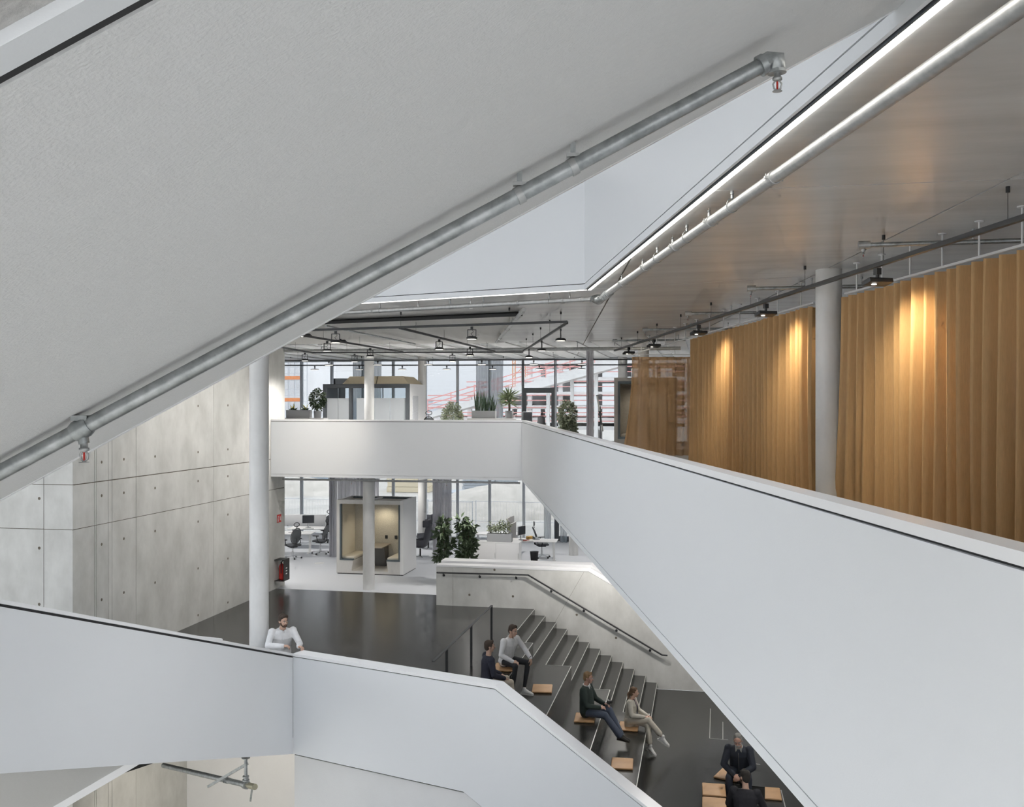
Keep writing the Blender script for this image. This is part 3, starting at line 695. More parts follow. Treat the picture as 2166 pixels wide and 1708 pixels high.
for i, (x, y) in enumerate(((-10.5, 19.5), (-7.5, 19.0), (-12.0, 14.0))):  # unseen lamps added to brighten the walls below the landing
    q = copy_tree(d0); tag(q, 'unseen disc lamp added under the landing slab, %s from the concrete wall' % NTH[i], None, 'unseen disc lamps added under the landing'); q.location = (x, y, -.7 if i < 2 else -1.2)
    spot((x, y, -.9 if i < 2 else -1.4), (x, y+1, -5), 190, 150, col=(1, .93, .82))

for i, (x, y) in enumerate(((1.2, 13.2), (1.6, 9.6))):  # unseen floodlights added to brighten the stair parapet on the left
    q = copy_tree(s0); tag(q, 'unseen floodlight added under the gallery slab to brighten the stair parapet, %s from the stage' % NTH[i], None, 'unseen floodlights added under the gallery'); q.location = (x, y, ZS); q.rotation_euler = (0, 0, 1.57)
    spot((x-.1, y, ZS-.22), (-7.1, y+.6, 1.0), 310, 78, .9, .12, (1, .98, .95))
# ------------------------------------------------------------------ sprinkler pipes
BRASS = mat('red_glass_bulb', (.5, .03, .02), .2)
def sprinkler(par, p, dn=Vector((0, 0, -1)), s=1.0, m=GALV_L):
    M = Matrix.Translation(p) @ Vector((0, 0, -1)).rotation_difference(dn).to_matrix().to_4x4()
    h = MB().lathe([(.013*s, 0), (.013*s, -.02*s), (.018*s, -.02*s), (.018*s, -.03*s), (.008*s, -.034*s)], 12, M=M)
    for q in (-1, 1): h.tube([M @ Vector((q*.006*s, 0, -.03*s)), M @ Vector((q*.016*s, 0, -.045*s)), M @ Vector((q*.012*s, 0, -.062*s)), M @ Vector((0, 0, -.07*s))], .0035*s, 6)
    h.lathe([(.018*s, -.071*s), (.019*s, -.073*s)], 14, M=M)
    o = h.build('sprinkler_head', m, par); MB().tube([M @ Vector((0, 0, -.036*s)), M @ Vector((0, 0, -.066*s))], .004*s, 8).build('glass_bulb', BRASS, o); return o
def pipe(name, pts, od, m, lab, rings=(), hangers=(), heads=(), cat='pipe', up=ZC):
    o0 = Vector(pts[0]); t = empty(name, o0, 0, lab, cat); P = [Vector(p)-o0 for p in pts]
    MB().tube(P, od/2, 20).build('pipe', m, t)
    a, b = P[0], P[-1]
    def along(f):
        tot = [(P[i+1]-P[i]).length for i in range(len(P)-1)]; s = f*sum(tot)
        for i, l in enumerate(tot):
            if s <= l or i == len(tot)-1: return P[i]+(P[i+1]-P[i])*(s/l), (P[i+1]-P[i]).normalized()
            s -= l
    for f in rings:
        c, d = along(f)
        r = MB().tube([c-d*od*.35, c+d*od*.35], od*.58, 18)
        sd = d.cross(Vector((0, 0, 1))).normalized()
        for q in (-1, 1): r.cbox(c+sd*q*od*.66, od*.25, od*.3, od*.22, math.atan2(d.y, d.x)).tube([c+sd*q*od*.68+Vector((0, 0, -od*.3)), c+sd*q*od*.68+Vector((0, 0, od*.3))], od*.06, 6)
        r.build('coupling', m, t)
    for f in hangers:
        c, d = along(f); z1 = up-o0.z if not callable(up) else up(c+o0)-o0.z
        h = MB(); sd = d.cross(Vector((0, 0, 1))).normalized()
        ring = [c+sd*math.cos(x)*od*.54+Vector((0, 0, math.sin(x)))*od*.54*(1.0 if math.sin(x) < 0 else 1.5) for x in [i*2*math.pi/14 for i in range(15)]]
        h.tube(ring, od*.045, 6, False); h.tube([c+Vector((0, 0, od*.8)), Vector((c.x, c.y, z1))], .006, 8).lathe([(.016, -.03), (.016, 0)], 10, (c.x, c.y, z1))
        h.lathe([(.012, -.01), (.012, .02)], 8, (c.x, c.y, c.z+od*.85)); h.build('hanger', GALV, t)
    for f, s in heads:
        c, d = along(f); MB().tube([c, c+Vector((0, 0, s*od*.95))], .014, 10).build('outlet', m, t); sprinkler(t, c+Vector((0, 0, s*od*.95)), Vector((0, 0, s)), .85)
    return t
PZ = EYE+1.665
pb0 = at_z(1289, 618, PZ)
pipe('sprinkler_pipe', [at_z(2420, -168, PZ), pb0], .092, GALV_L, 'long bright galvanised sprinkler pipe under the concrete ceiling beside the LED line',
     rings=(.34, .495, .62, .76, .9), hangers=(.435, .575, .70), heads=((.5, 1), (.63, 1), (.775, 1), (.905, 1)))
pf1 = at_z(760, 660, PZ); pf0 = at_z(1250, 633, PZ)
pipe('sprinkler_pipe', [pf0, pf1, pf1+(pf1-pf0)*.8], .075, GALV_L, 'galvanised sprinkler pipe along the far edge of the ceiling opening', rings=(.02, .06, .16, .52), hangers=(.09, .24, .32, .5), heads=((.045, 1), (.27, 1), (.4, 1)))
pipe('flexible_connector', [pb0, at_z(1279, 629, PZ), at_z(1266, 634, PZ), pf0], .10, GALV, 'ribbed flexible pipe connector at the corner of the ceiling opening', rings=(.1, .25, .4, .55, .7, .85))
pipe('sprinkler_pipe', [at_z(1108, 655, PZ-.06), at_z(1050, 724, PZ-.06)], .07, GALV_L, 'short galvanised pipe branching towards the windows beside the plaster field', rings=(.05, .5), hangers=(.3, .8))
for i, (x0, x1, y, dd) in enumerate(((1826, 2300, 519, 'nearest'), (1588, 1850, 611, 'second nearest'), (1455, 1640, 664, 'third nearest'), (1364, 1560, 698, 'fourth nearest'), (1300, 1450, 721, 'farthest'))):
    a = at_z(x0, y, PZ); b = Vector((at_y(x1, y, a.y).x, a.y, PZ))
    t = pipe('sprinkler_branch_pipe', [a, b], .05, GALV, 'grey sprinkler branch pipe over the brown curtains, %s of the row' % dd, hangers=(.5, .9))
    MB().tube([(-.05, 0, 0), (.07, 0, 0)], .045, 14).tube([(.0, 0, 0), (.0, 0, -.07)], .02, 10).build('end_cap', GALV_L, t); sprinkler(t, Vector((0, 0, -.07)), s=.8)
a = at_z(600, 743, EYE+1.58); b = at_z(1440, 737, EYE+1.58)
pipe('supply_pipe', [a, b], .10, GALV_L, 'thick horizontal supply pipe crossing under the ceiling behind the track square', rings=(.2, .5, .62), hangers=(.1, .4, .75))
pipe('thin_pipe', [at_z(690, 690, PZ-.06), at_z(878, 728, PZ-.06)], .04, GALV, 'thin pipe running obliquely under the plaster field', rings=(.4, .8))
pipe('sprinkler_pipe', [Vector((at_y(598, 1022, YG+.35).x, YG+.35, ZS-.10)), Vector((at_y(1100, 1022, YG+.35).x, YG+.35, ZS-.10))], .06, GALV_L, 'pipe running under the slab edge of the gallery', rings=(.1, .45, .78, .8), hangers=(.2, .42, .62, .9), heads=((.3, -1), (.7, -1)), up=ZS)
# pipe under the flight overhead
def soff(p):        # height of the soffit above a point
    e = e0 if False else None
    return p.z+.12
fpl = lambda px: 1000-.534*px
DP = 3.73
fp = pipe('sprinkler_pipe', [at_d(-420, fpl(-420), DP), at_d(1612, fpl(1612)-1, DP)], .0603, GALV, 'dull galvanised sprinkler pipe fixed under the diagonal staircase soffit', cat='pipe')
o0 = Vector(fp.location)
for px in (1099, 1212):
    c = at_d(px, fpl(px), DP)-o0; d = sv
    MB().tube([c-d*.014, c+d*.014], .034, 18).cbox(c+Vector((0, 0, .042)), .05, .035, .014, YAW).tube([c+Vector((-.012, 0, .045)), c+Vector((-.012, 0, .052))], .008, 8).build('clamp', GALV_L, fp)
    MB().cbox(c+Vector((0, 0, .072)), .020, .012, .062, YAW).build('bracket', GALV, fp)
c = at_d(172, fpl(172), DP)-o0
MB().tube([c-sv*.035, c-sv*.02, c+sv*.02, c+sv*.035], [.034, .04, .04, .034], 18).tube([c, c+Vector((.012, 0, -.055))], .02, 14).cbox(c+Vector((0, 0, .042)), .06, .05, .02, YAW).build('tee', GALV, fp)
sprinkler(fp, c+Vector((.012, 0, -.05)), s=1.05)
c = at_d(1612, fpl(1612)-1, DP)-o0
MB().tube([c-sv*.012, c+sv*.012], .041, 18).tube([c, c+sv*.03, c+sv*.055+Vector((0, 0, -.012)), c+sv*.064+Vector((0, 0, -.05))], [.037, .037, .035, .032], 16).tube([c+sv*.064+Vector((0, 0, -.05)), c+sv*.065+Vector((0, 0, -.062))], .036, 16).build('elbow', GALV, fp)
sprinkler(fp, c+sv*.066+Vector((0, 0, -.058)), s=1.0)
# valve pipe in the lower left
va0, va1 = at_d(346, 1620, 19.5), at_d(520, 1661, 16.6)
vp = pipe('valve_pipe', [va0, va1], .095, GALV, 'galvanised pipe with hand valve hanging under the white parapet', cat='pipe', rings=(.80,))
q = va1-va0; dvp = q.normalized(); UPW = Vector((0, 0, 1))
MB().tube([q-dvp*.05, q+dvp*.05], .07, 16).tube([q, q+UPW*.12], .035, 12).lathe([(.06, .07), (.06, .09)], 14, tuple(q)).lathe([(.055, .13), (.055, .15)], 14, tuple(q)).build('tee', GALV, vp)
MB().tube([q+UPW*.14, q+UPW*.46], .028, 10).lathe([(.07, .45), (.07, .46)], 14, tuple(q)).build('hanger_rod', GALV, vp)
MB().bar(q-dvp*.9+Vector((-.25, -.1, -.1)), q+Vector((.0, .05, .34)), .045, .045).build('strut', GALV, vp)
MB().tube([q+dvp*.05, q+dvp*.12, q+dvp*.28, q+dvp*.32], [.03, .05, .05, .035], 12).tube([q+dvp*.32, q+dvp*.36], .05, 12).build('valve_body', mat('dull_brass', (.42, .40, .30), .4, metal=.7), vp)
MB().bar(q+dvp*.25+UPW*-.03, q+dvp*.18+UPW*-.26, .012, .03, RT).build('valve_lever', GALV, vp)
# ------------------------------------------------------------------ handrails
hr = empty('wall_handrail', (0, YW, 0), 0, 'thin black handrail bracketed to the concrete stair wall', 'handrail')
h0, h1, h2, h3 = (at_y(q[0], q[1], YW) for q in ((925, 1211), (1118, 1216), (1401, 1385), (1412, 1386)))
hp = [Vector((p.x, -.07, p.z)) for p in (h0, h1, h2, h3)]
MB().tube(hp, .021, 10).build('rail', STEEL_BLK, hr)
for px, py in ((939, 1213), (1015, 1216), (1092, 1219), (1166, 1247), (1235, 1288), (1304, 1330), (1375, 1372)):
    p = at_y(px, py, YW); MB().tube([(p.x, -.07, p.z), (p.x, -.07, p.z-.05), (p.x, -.004, p.z-.06)], .01, 8).lathe([(.035, -.008), (.035, .0)], 14, M=Matrix.Translation((p.x, -.003, p.z-.06)) @ Matrix.Rotation(math.pi/2, 4, 'X')).build('bracket', STEEL_BLK, hr)
fr = empty('floor_railing', (-4.86, 22.3, 0), 0, 'free-standing black flat-bar railing at the top of the seating stair', 'railing')
MB().bar((0, .03, .87), (0, -5.0, .87), .05, .014).build('rail', mat('dark_flat_bar', (.05, .052, .055), .4, metal=.4), fr)
for y in (0, -2.02, -4.04): MB().box(-.025, .025, y-.008, y+.008, 0, .865).build('post', STEEL_BLK, fr)
# steel inlay lines in the stage floor
for (pts, lab) in (([(1503, 1500), (1501, 1563), (1540, 1566)], 'thin steel inlay line at the left edge of the stage floor hatch'), ([(1529, 1528), (1529, 1565)], 'thin steel inlay line across the stage floor hatch'),
                   ([(1585, 1592), (1588, 1616), (1608, 1618)], 'thin steel inlay corner behind the seated man with the grey beard'), ([(1652, 1672), (1662, 1712)], 'thin steel inlay line beside the brown cushion under the parapet')):
    ps = [at_z(x, y, ZB) for x, y in pts]; m = MB()
    for a, b in zip(ps[:-1], ps[1:]): m.bar(a+Vector((0, 0, .001)), b+Vector((0, 0, .001)), .02, .006)
    m.build('floor_inlay', mat('pale_inlay', (.30, .30, .29), .4), None, lab, 'floor inlay')
# ------------------------------------------------------------------ shared furniture builders
POTG = mat('grey_planter', (.36, .37, .38), .6); LEAF = mat('dark_green_leaf', (.10, .14, .075), .4, noise=.4, nscale=9, col2=(.05, .08, .04))
LEAF_P = mat('pale_green_leaf', (.26, .29, .17), .5, noise=.5, nscale=14, col2=(.12, .16, .07)); LEAF_S = mat('sansevieria_leaf', (.14, .20, .13), .45, noise=.5, nscale=20, col2=(.06, .11, .07))
LEAF_Y = mat('yucca_leaf', (.26, .32, .17), .45); LEAF_V = mat('variegated_leaf', (.50, .52, .40), .5, noise=.6, nscale=30, col2=(.17, .23, .12)); BARK = mat('bark', (.16, .12, .085), .9); SOIL = mat('soil', (.06, .045, .035), .95)
YFL = mat('yellow_bract', (.55, .50, .08), .5)
LAMW = mat('white_laminate', (.80, .80, .80), .4); LAMG = mat('light_grey_laminate', (.60, .61, .62), .5); DKGREY = mat('dark_grey_fabric', (.085, .09, .10), .85, bump=.2, bscale=200)
BLKPL = mat('black_plastic', (.02, .021, .023), .5); MESHG = mat('grey_mesh', (.13, .14, .15), .7); SILV = mat('polished_alu', (.65, .66, .67), .25, metal=.9); SCREEN = mat('dark_screen', (.05, .055, .065), .2)
def leaf_blob(m, c, rx, ry, rz, n, size, rnd, fill=.55, droop=.3, shell=.5):
    for _ in range(n):
        while True:
            d = Vector((rnd.uniform(-1, 1), rnd.uniform(-1, 1), rnd.uniform(-1, 1)))
            if .05 < d.length < 1: break
        d.normalize(); r = shell+(1-shell)*rnd.random()
        p = Vector(c)+Vector((d.x*rx, d.y*ry, d.z*rz))*r
        out = (d+Vector((rnd.uniform(-.8, .8), rnd.uniform(-.8, .8), rnd.uniform(-.8, .5)-droop))).normalized()
        sd = out.cross(Vector((rnd.uniform(-1, 1), rnd.uniform(-1, 1), rnd.uniform(-1, 1)))).normalized(); L = size*rnd.uniform(.7, 1.3); w = L*.24
        nn = out.cross(sd); m.add([p, p+out*L*.45+sd*w+nn*L*.06, p+out*L, p+out*L*.45-sd*w+nn*L*.06], [(0, 1, 2), (0, 2, 3)])
def shrub(name, loc, lab, crowns, n, size, m, seed, trunk=None, pot=None, cat='plant', group=None):
    rnd = random.Random(seed); r = empty(name, loc, 0, lab, cat, group); fo = MB()
    for (c, rx, ry, rz, share) in crowns: leaf_blob(fo, c, rx, ry, rz, int(n*share), size, rnd)
    o = fo.build('foliage', m, r, kind='stuff')
    if trunk:
        for tr in trunk: MB().tube(tr[0], tr[1], 8).build('trunk', BARK, r)
    if pot: round_pot(r, *pot)
    return r
def round_pot(r, rad, h, m=POTG):
    MB().lathe([(rad*.9, 0), (rad, h), (rad*.9, h), (rad*.88, h-.03)], 24).build('pot', m, r); MB().lathe([(rad*.89, h-.04), (rad*.89, h-.03)], 20).build('soil', SOIL, r)
def trough(r, L, w, h, m=POTG):
    b = MB(); t = .015
    b.box(-L/2, L/2, -w/2, -w/2+t, 0, h).box(-L/2, L/2, w/2-t, w/2, 0, h).box(-L/2, -L/2+t, -w/2+t, w/2-t, 0, h).box(L/2-t, L/2, -w/2+t, w/2-t, 0, h).box(-L/2+t, L/2-t, -w/2+t, w/2-t, 0, .02)
    b.build('trough', m, r); MB().box(-L/2+t, L/2-t, -w/2+t, w/2-t, .02, h-.03).build('soil', SOIL, r)
def blade(m, base, tip, w, bend, rnd, n=4):
    base, tip = Vector(base), Vector(tip); ax = tip-base; sd = ax.cross(Vector((rnd.uniform(-1, 1), rnd.uniform(-1, 1), .2))).normalized(); nn = sd.cross(ax).normalized()
    vs = []; fs = []
    for i in range(n+1):
        t = i/n; ww = w*(.6+1.2*t if t < .35 else 1.02*(1-((t-.35)/.65)**2)+.02); p = base+ax*t+Vector((0, 0, -bend*t*t))
        vs += [p+sd*ww, p+nn*ww*.25, p-sd*ww]
    for i in range(n): q = i*3; fs += [(q, q+1, q+4, q+3), (q+1, q+2, q+5, q+4)]
    m.add(vs, fs, True)
def office_chair(lab, group, seat_m=DKGREY, frame=BLKPL, base=SILV, head=True):
    r = empty('office_chair', (0, 0, 0), 0, lab, 'chair', group)
    for k in range(5):
        a = k*2*math.pi/5; d = Vector((math.cos(a), math.sin(a), 0))
        l = MB().bar(Vector((0, 0, .105)), d*.31+Vector((0, 0, .075)), .035, .03).build('base_leg', base, r)
        MB().tube([d*.31+Vector((-d.y*.022, d.x*.022, .03)), d*.31+Vector((d.y*.022, -d.x*.022, .03))], .03, 12).build('caster', BLKPL, l)
    MB().tube([(0, 0, .08), (0, 0, .42)], .025, 12).tube([(0, 0, .08), (0, 0, .25)], .035, 12).build('gas_column', base, r)
    MB().rbox((0, 0, .43), .26, .28, .05, .015).build('mechanism', frame, r)
    MB().rbox((0, 0, .49), .48, .46, .07, .03).build('seat', seat_m, r)
    # open net backrest held in a curved loop, front of the chair is -y
    pts = []
    for i in range(17):
        a = math.pi*2*i/16; x = .20*math.sin(a); z = .83-.29*math.cos(a); y = .20+.10*((z-.55)/.55)**2*.8-.05*math.cos(a*1); pts.append(Vector((x, y, z)))
    MB().tube(pts, .013, 8, False).build('back_frame', frame, r)
    b = MB(); vs = []; fs = []
    for i in range(9):
        z = .57+.51*i/8; w = .185*math.sqrt(max(.05, 1-((z-.83)/.285)**2))
        for j in range(5): x = -w+2*w*j/4; vs.append((x, .21+.10*((z-.55)/.55)**2*.8-.05*(.83-z)/.29+.02*(1-(x/.19)**2), z))
    for i in range(8):
        for j in range(4): q = i*5+j; fs.append((q, q+1, q+6, q+5))
    b.add(vs, fs, True); b.build('backrest', MESHG, r)
    MB().tube([(0, .12, .42), (0, .26, .5), (0, .27, .75)], .02, 8).build('back_spine', frame, r)
    for s in (-1, 1):
        MB().tube([(s*.22, .05, .45), (s*.30, .03, .55), (s*.30, .0, .69)], .014, 8).build('arm_post', frame, r); MB().rbox((s*.30, -.03, .70), .075, .25, .03, .012).build('armrest', frame, r)
    if head:
        MB().tube([(0, .27, 1.08), (0, .30, 1.2)], .012, 8).build('headrest_post', frame, r)
        MB().tube([Vector((.11*math.sin(a), .28, 1.24+.075*math.cos(a))) for a in [i*2*math.pi/14 for i in range(15)]], .012, 8, False).build('headrest', frame, r)
    return r
def desk(lab, group, L=1.6, D=.8, h=.73, loc=(0, 0, 0), rz=0):
    r = empty('office_desk', loc, rz, lab, 'desk', group)
    MB().rbox((0, 0, h), L, D, .025, .006).build('desktop', LAMW, r)
    for s in (-1, 1):
        MB().box(s*(L/2-.12)-.04, s*(L/2-.12)+.04, -.03, .03, .03, h-.05).build('leg', LAMW, r); MB().rbox((s*(L/2-.12), 0, .02), .07, D*.9, .035, .01).build('foot', LAMW, r)
    MB().box(-L/2+.1, L/2-.1, -.04, .04, h-.07, h-.02).build('crossbar', LAMG, r)
    return r
def monitor(loc, rz, lab, w=.55, h=.34, white=False):
    r = empty('monitor', loc, rz, lab, 'monitor'); sh = LAMW if white else mat('grey_plastic', (.30, .32, .34), .4)
    MB().lathe([(.11, 0), (.11, .012), (.03, .02)], 20).build('foot', SILV, r); MB().bar((0, .03, .01), (0, .04, .30), .05, .02, (0, 1, 0)).build('stand', SILV, r)
    b = MB().rbox((0, 0, .33), w, .035, h, .01).build('casing', sh, r); MB().box(-w/2+.012, w/2-.012, -.0195, -.0178, .33-h/2+.015, .33+h/2-.012).build('screen', SCREEN, b); return r
def sideboard(lab, loc, L, D, h, n, rz=0):
    r = empty('sideboard', loc, rz, lab, 'sideboard')
    MB().box(-L/2, L/2, -D/2+.02, D/2, .05, h-.02).build('body', LAMW, r); MB().box(-L/2-.005, L/2+.005, -D/2-.005, D/2+.005, h-.02, h).build('top', LAMW, r); MB().box(-L/2+.03, L/2-.03, -D/2+.05, D/2-.03, 0, .05).build('plinth', LAMG, r)
    for i in range(n):
        x0 = -L/2+L*i/n; d = MB().box(x0+.003, x0+L/n-.003, -D/2, -D/2+.019, .055, h-.025).build('door', LAMW, r); MB().box(x0+L/n-.03, x0+L/n-.024, -D/2-.012, -D/2, h*.55, h*.7).build('handle', SILV, d)
    return r

# ------------------------------------------------------------------ upper office
S1 = floor_at(646, 33.6, ZU); sideboard('white sideboard behind the gallery parapet carrying the plant trough', S1, 1.5, .4, 1.072, 3)
S2 = floor_at(1040, 33.2, ZU); sideboard('white sideboard behind the gallery parapet under the tall plants', S2, 1.62, .4, 1.072, 3)
rnd = random.Random(11); T1 = Vector((floor_at(629, 33.5, 0).x, S1.y, ZU+1.073))
r = empty('plant_trough', T1, 0, 'long grey plant trough with yellow-flowering low plants', 'planter'); trough(r, .84, .26, .27)
for k, x in enumerate((-.22, .22)):
    m = MB(); y = MB()
    for i in range(70):
        a = rnd.uniform(0, 6.28); rr = rnd.uniform(.02, .2); blade(m, (x+rnd.uniform(-.08, .08), rnd.uniform(-.05, .05), .24), (x+rr*math.cos(a), rr*.5*math.sin(a), .27+rnd.uniform(.02, .14)), .011, .03, rnd, 3)
    for i in range(7): blade(y, (x+rnd.uniform(-.05, .05), rnd.uniform(-.04, .04), .3), (x+rnd.uniform(-.18, .18), rnd.uniform(-.06, .06), .27+rnd.uniform(.16, .25)), .012, .0, rnd, 3)
    m.build('foliage', LEAF, r, kind='stuff'); y.build('flowers', YFL, r, kind='stuff')
P1 = Vector((floor_at(669, 33.4, 0).x, S1.y, ZU+1.073))
shrub('potted_tree', P1, 'small round-crowned tree in a grey pot beside the glazed room', [((0, 0, .62), .26, .26, .37, 1)], 900, .09, LEAF, 2, [([(0, 0, .2), (.01, 0, .5)], .014)], (.135, .24))
shrub('ficus', floor_at(957, 32.6, ZU), 'round variegated ficus bush behind the middle of the gallery parapet', [((0, 0, 1.03), .36, .36, .62, 1)], 2600, .075, LEAF_V, 3, [([(0, 0, .25), (.02, 0, .7)], .02)], (.2, .3))
T2 = Vector((floor_at(1022, 33.1, 0).x, S2.y, ZU+1.073)); r = empty('plant_trough', T2, 0, 'grey plant trough with upright snake plants', 'planter'); trough(r, .80, .26, .25)
for x in (-.27, -.17, -.06, .05, .13, .24, .32):
    m = MB()
    for i in range(9):
        a = rnd.uniform(-1, 1); h = rnd.uniform(.45, .78) if x < .2 else rnd.uniform(.3, .66); blade(m, (x+rnd.uniform(-.04, .04), rnd.uniform(-.06, .06), .2), (x+a*.13, rnd.uniform(-.1, .1), .22+h), .022, 0, rnd, 4)
    m.build('leaf_clump', LEAF_S, r)
P2 = Vector((floor_at(1076, 33.0, 0).x, S2.y, ZU+1.073)); r = empty('yucca', P2, 0, 'yucca with a shaggy head of narrow leaves in a round grey pot', 'plant'); round_pot(r, .15, .25)
MB().tube([(0, 0, .2), (.01, 0, .35), (.0, 0, .52)], [.04, .035, .045], 10).build('trunk', BARK, r)
for c, nn, ln in (((0, 0, .50), 60, .40), ((.0, 0, .72), 70, .46), ((-.09, 0, .62), 40, .40)):
    m = MB()
    for i in range(nn):
        a = rnd.uniform(0, 6.28); e = rnd.uniform(-.25, 1.3); d = Vector((math.cos(a)*math.cos(e), math.sin(a)*math.cos(e), math.sin(e))); blade(m, c, Vector(c)+d*ln*rnd.uniform(.8, 1.1), .014, .10*math.cos(e), rnd, 4)
    m.build('leaf_rosette', LEAF_Y, r)
monitor(floor_at(1116, 34.4, ZU+.745), .25, 'grey monitor seen from behind beside the yucca', .34, .40)
dk = desk('white desk behind the gallery corner, mostly hidden', 'desks of the upper office', loc=floor_at(1104, 34.4, ZU), rz=0)
r = empty('desk_lamp_box', floor_at(1094, 34.3, ZU+.745), 0, 'small pale desk device with a bent handle', 'device')
MB().rbox((0, 0, .14), .24, .14, .28, .02).build('body', LAMG, r); MB().tube([(-.10, 0, .28), (-.08, 0, .42), (.02, 0, .46), (.15, 0, .44)], .012, 8).build('handle', LAMG, r)
ch = office_chair('office chair with a dark jacket over its back near the parapet corner', 'chairs of the upper office'); ch.location = floor_at(1166, 28.6, ZU); ch.rotation_euler = (0, 0, 2.0)
r = empty('jacket', ch.location+Vector((0, 0, 0)), 2.0, 'dark jacket draped over the chair back', 'jacket')
MB().rbox((0, .30, .93), .42, .14, .55, .06, seg=4).build('body', DKGREY, r); 
for s in (-1, 1): MB().tube([(s*.19, .30, 1.15), (s*.25, .32, .9), (s*.24, .31, .62)], [.05, .06, .045], 10).build('sleeve', DKGREY, r)
ch2 = dup(ch, floor_at(909, 33.8, ZU), .4, 'grey office chair half hidden behind the parapet by the glazed room', None)
shrub('ficus', floor_at(1200, 27.6, ZU), 'tall variegated ficus behind the sloping gallery parapet', [((0, 0, 1.25), .27, .27, .42, .5), ((.03, 0, .8), .25, .25, .35, .5)], 2600, .08, LEAF_V, 9, [([(0, 0, .2), (.03, 0, .7), (0, 0, 1.2)], .018)], (.2, .3))
# flip chart
r = empty('flip_chart', floor_at(1270, 28.6, ZU), 0.2, 'tilted flip chart with folded arms on a round-footed stand', 'flip chart')
MB().tube([(0, 0, .0), (0, 0, 1.5)], .018, 10).build('pole', ALU, r); MB().lathe([(.27, 0), (.27, .012), (.03, .03)], 24).build('foot', ALU, r)
MB().rbox((-.02, -.06, 1.28), .05, .03, 1.05, .01, 0, 0, math.radians(-9)).build('board', LAMG, r); MB().tube([(-.13, -.06, 1.80), (.0, -.06, 1.83), (.06, -.06, 1.8)], .018, 8).build('clamp_bar', ALU, r); MB().bar((.02, -.06, .95), (-.03, -.06, 1.35), .06, .05).build('joint', DARKFRAME, r)
# glazed meeting room
XP1 = at_d(865, 852, 36.0); XP0y = XP1.y; xL = at_y(683, 852, XP0y).x; xR = XP1.x; dep = 2.2; hP = 2.29
pod = empty('glazed_meeting_room', (xL, XP0y, ZU), 0, 'free-standing glazed meeting room with dark frame and frosted lower glass', 'meeting pod')
Lp = xR-xL
MB().box(0, .14, 0, .12, 0, hP).build('frame_post', DARKFRAME, pod); MB().box(Lp-.13, Lp, 0, .12, 0, hP).build('frame_post', DARKFRAME, pod)
MB().box(.14, Lp-.13, 0, .12, hP-.15, hP).build('frame_head', DARKFRAME, pod); MB().box(.14, Lp-.13, 0, .12, 0, .06).build('frame_sill', DARKFRAME, pod)
FROST = glass('frosted_glass', (.9, .93, .94), frost=.80, fcol=(.93, .95, .97)); CLEAR = glass('pod_glass', (.93, .95, .96))
xs_ = [.14, .58, 1.02, 1.14, 1.30, 2.0, 2.6, Lp-.13]
for i, (a, b) in enumerate(zip(xs_[:-1], xs_[1:])):
    if i == 2: MB().box(a, b, 0, .1, .06, hP-.15).build('door_post', DARKFRAME, pod); continue
    if i == 3: continue
    MB().box(a+.006, b-.006, .05, .06, .06, 1.76).build('frosted_pane', FROST, pod); MB().box(a+.006, b-.006, .05, .06, 1.765, hP-.15).build('pane', CLEAR, pod)
MB().box(Lp-.05, Lp, .12, dep, 0, hP).build('side_wall', LAMW, pod); MB().box(0, .05, .12, dep, 0, hP).build('side_wall', DARKFRAME, pod); MB().box(Lp, Lp+.012, .45, 1.15, .35, 1.85).build('poster', mat('pale_print', (.62, .64, .67), .5, noise=.4, nscale=25), pod)
MB().box(.05, Lp-.05, .12, dep, hP-.06, hP-.01).build('roof', LAMW, pod); MB().box(.05, Lp-.05, .1, dep, 0, .04).build('floor_plate', CARPET, pod)
for a in (.05, 1.3): MB().box(a+.3, a+.34, dep-.05, dep-.04, .05, hP-.06).build('rear_mullion', DARKFRAME, pod)
MB().box(.05, Lp-.05, dep-.04, dep-.03, .05, hP-.06).build('rear_pane', CLEAR, pod)
HOOD = mat('beige_felt_hood', (.58, .50, .36), .9, bump=.2)
for (a, b, sl_, sr_) in ((.72, 2.02, .22, 0), (2.06, Lp-.05, 0, .28)):
    z0, z1 = hP, hP+.29
    MB().hexa([Vector(q) for q in ((a, .12, z0), (b, .12, z0), (b, dep-.2, z0), (a, dep-.2, z0))], [Vector(q) for q in ((a+sl_, .32, z1), (b-sr_, .32, z1), (b-sr_, dep-.5, z1), (a+sl_, dep-.5, z1))]).build('roof_hood', HOOD, pod)
MB().box(.3, .95, .3, .36, hP, hP+.22).box(.3, .36, .3, 1.2, hP, hP+.22).build('ceiling_unit', ALU, pod)
# taupe booth at the end of the walkway
TAUPE = mat('taupe_shell', (.36, .345, .325), .6); FELT = mat('quilted_felt', (.50, .47, .42), .95, bump=.9, bscale=28, noise=.2, nscale=22, stretch=(1, 1, 2)); EDGEG = mat('slate_edge', (.10, .125, .14), .7)
bp = floor_at(1299, 32.4, ZU)
tb = empty('taupe_booth', bp, 0, 'taupe high-walled seating booth half hidden by the sheer curtain', 'booth'); hB = 2.42
MB().box(0, .12, 0, 1.4, 0, hB).build('side_wall', TAUPE, tb); MB().box(1.9, 2.02, 0, 1.4, 0, hB).build('side_wall', TAUPE, tb); MB().box(.12, 1.9, 0, 1.4, hB-.12, hB).build('roof', TAUPE, tb); MB().box(.12, 1.9, .02, 1.4, 0, .42).build('bench_base', TAUPE, tb)
MB().box(.12, .19, -.01, .12, .40, hB-.12).box(.19, 1.83, -.01, .12, hB-.2, hB-.12).box(1.83, 1.9, -.01, .12, .40, hB-.12).box(.19, 1.83, -.01, .1, .40, .47).build('edge_lining', EDGEG, tb)
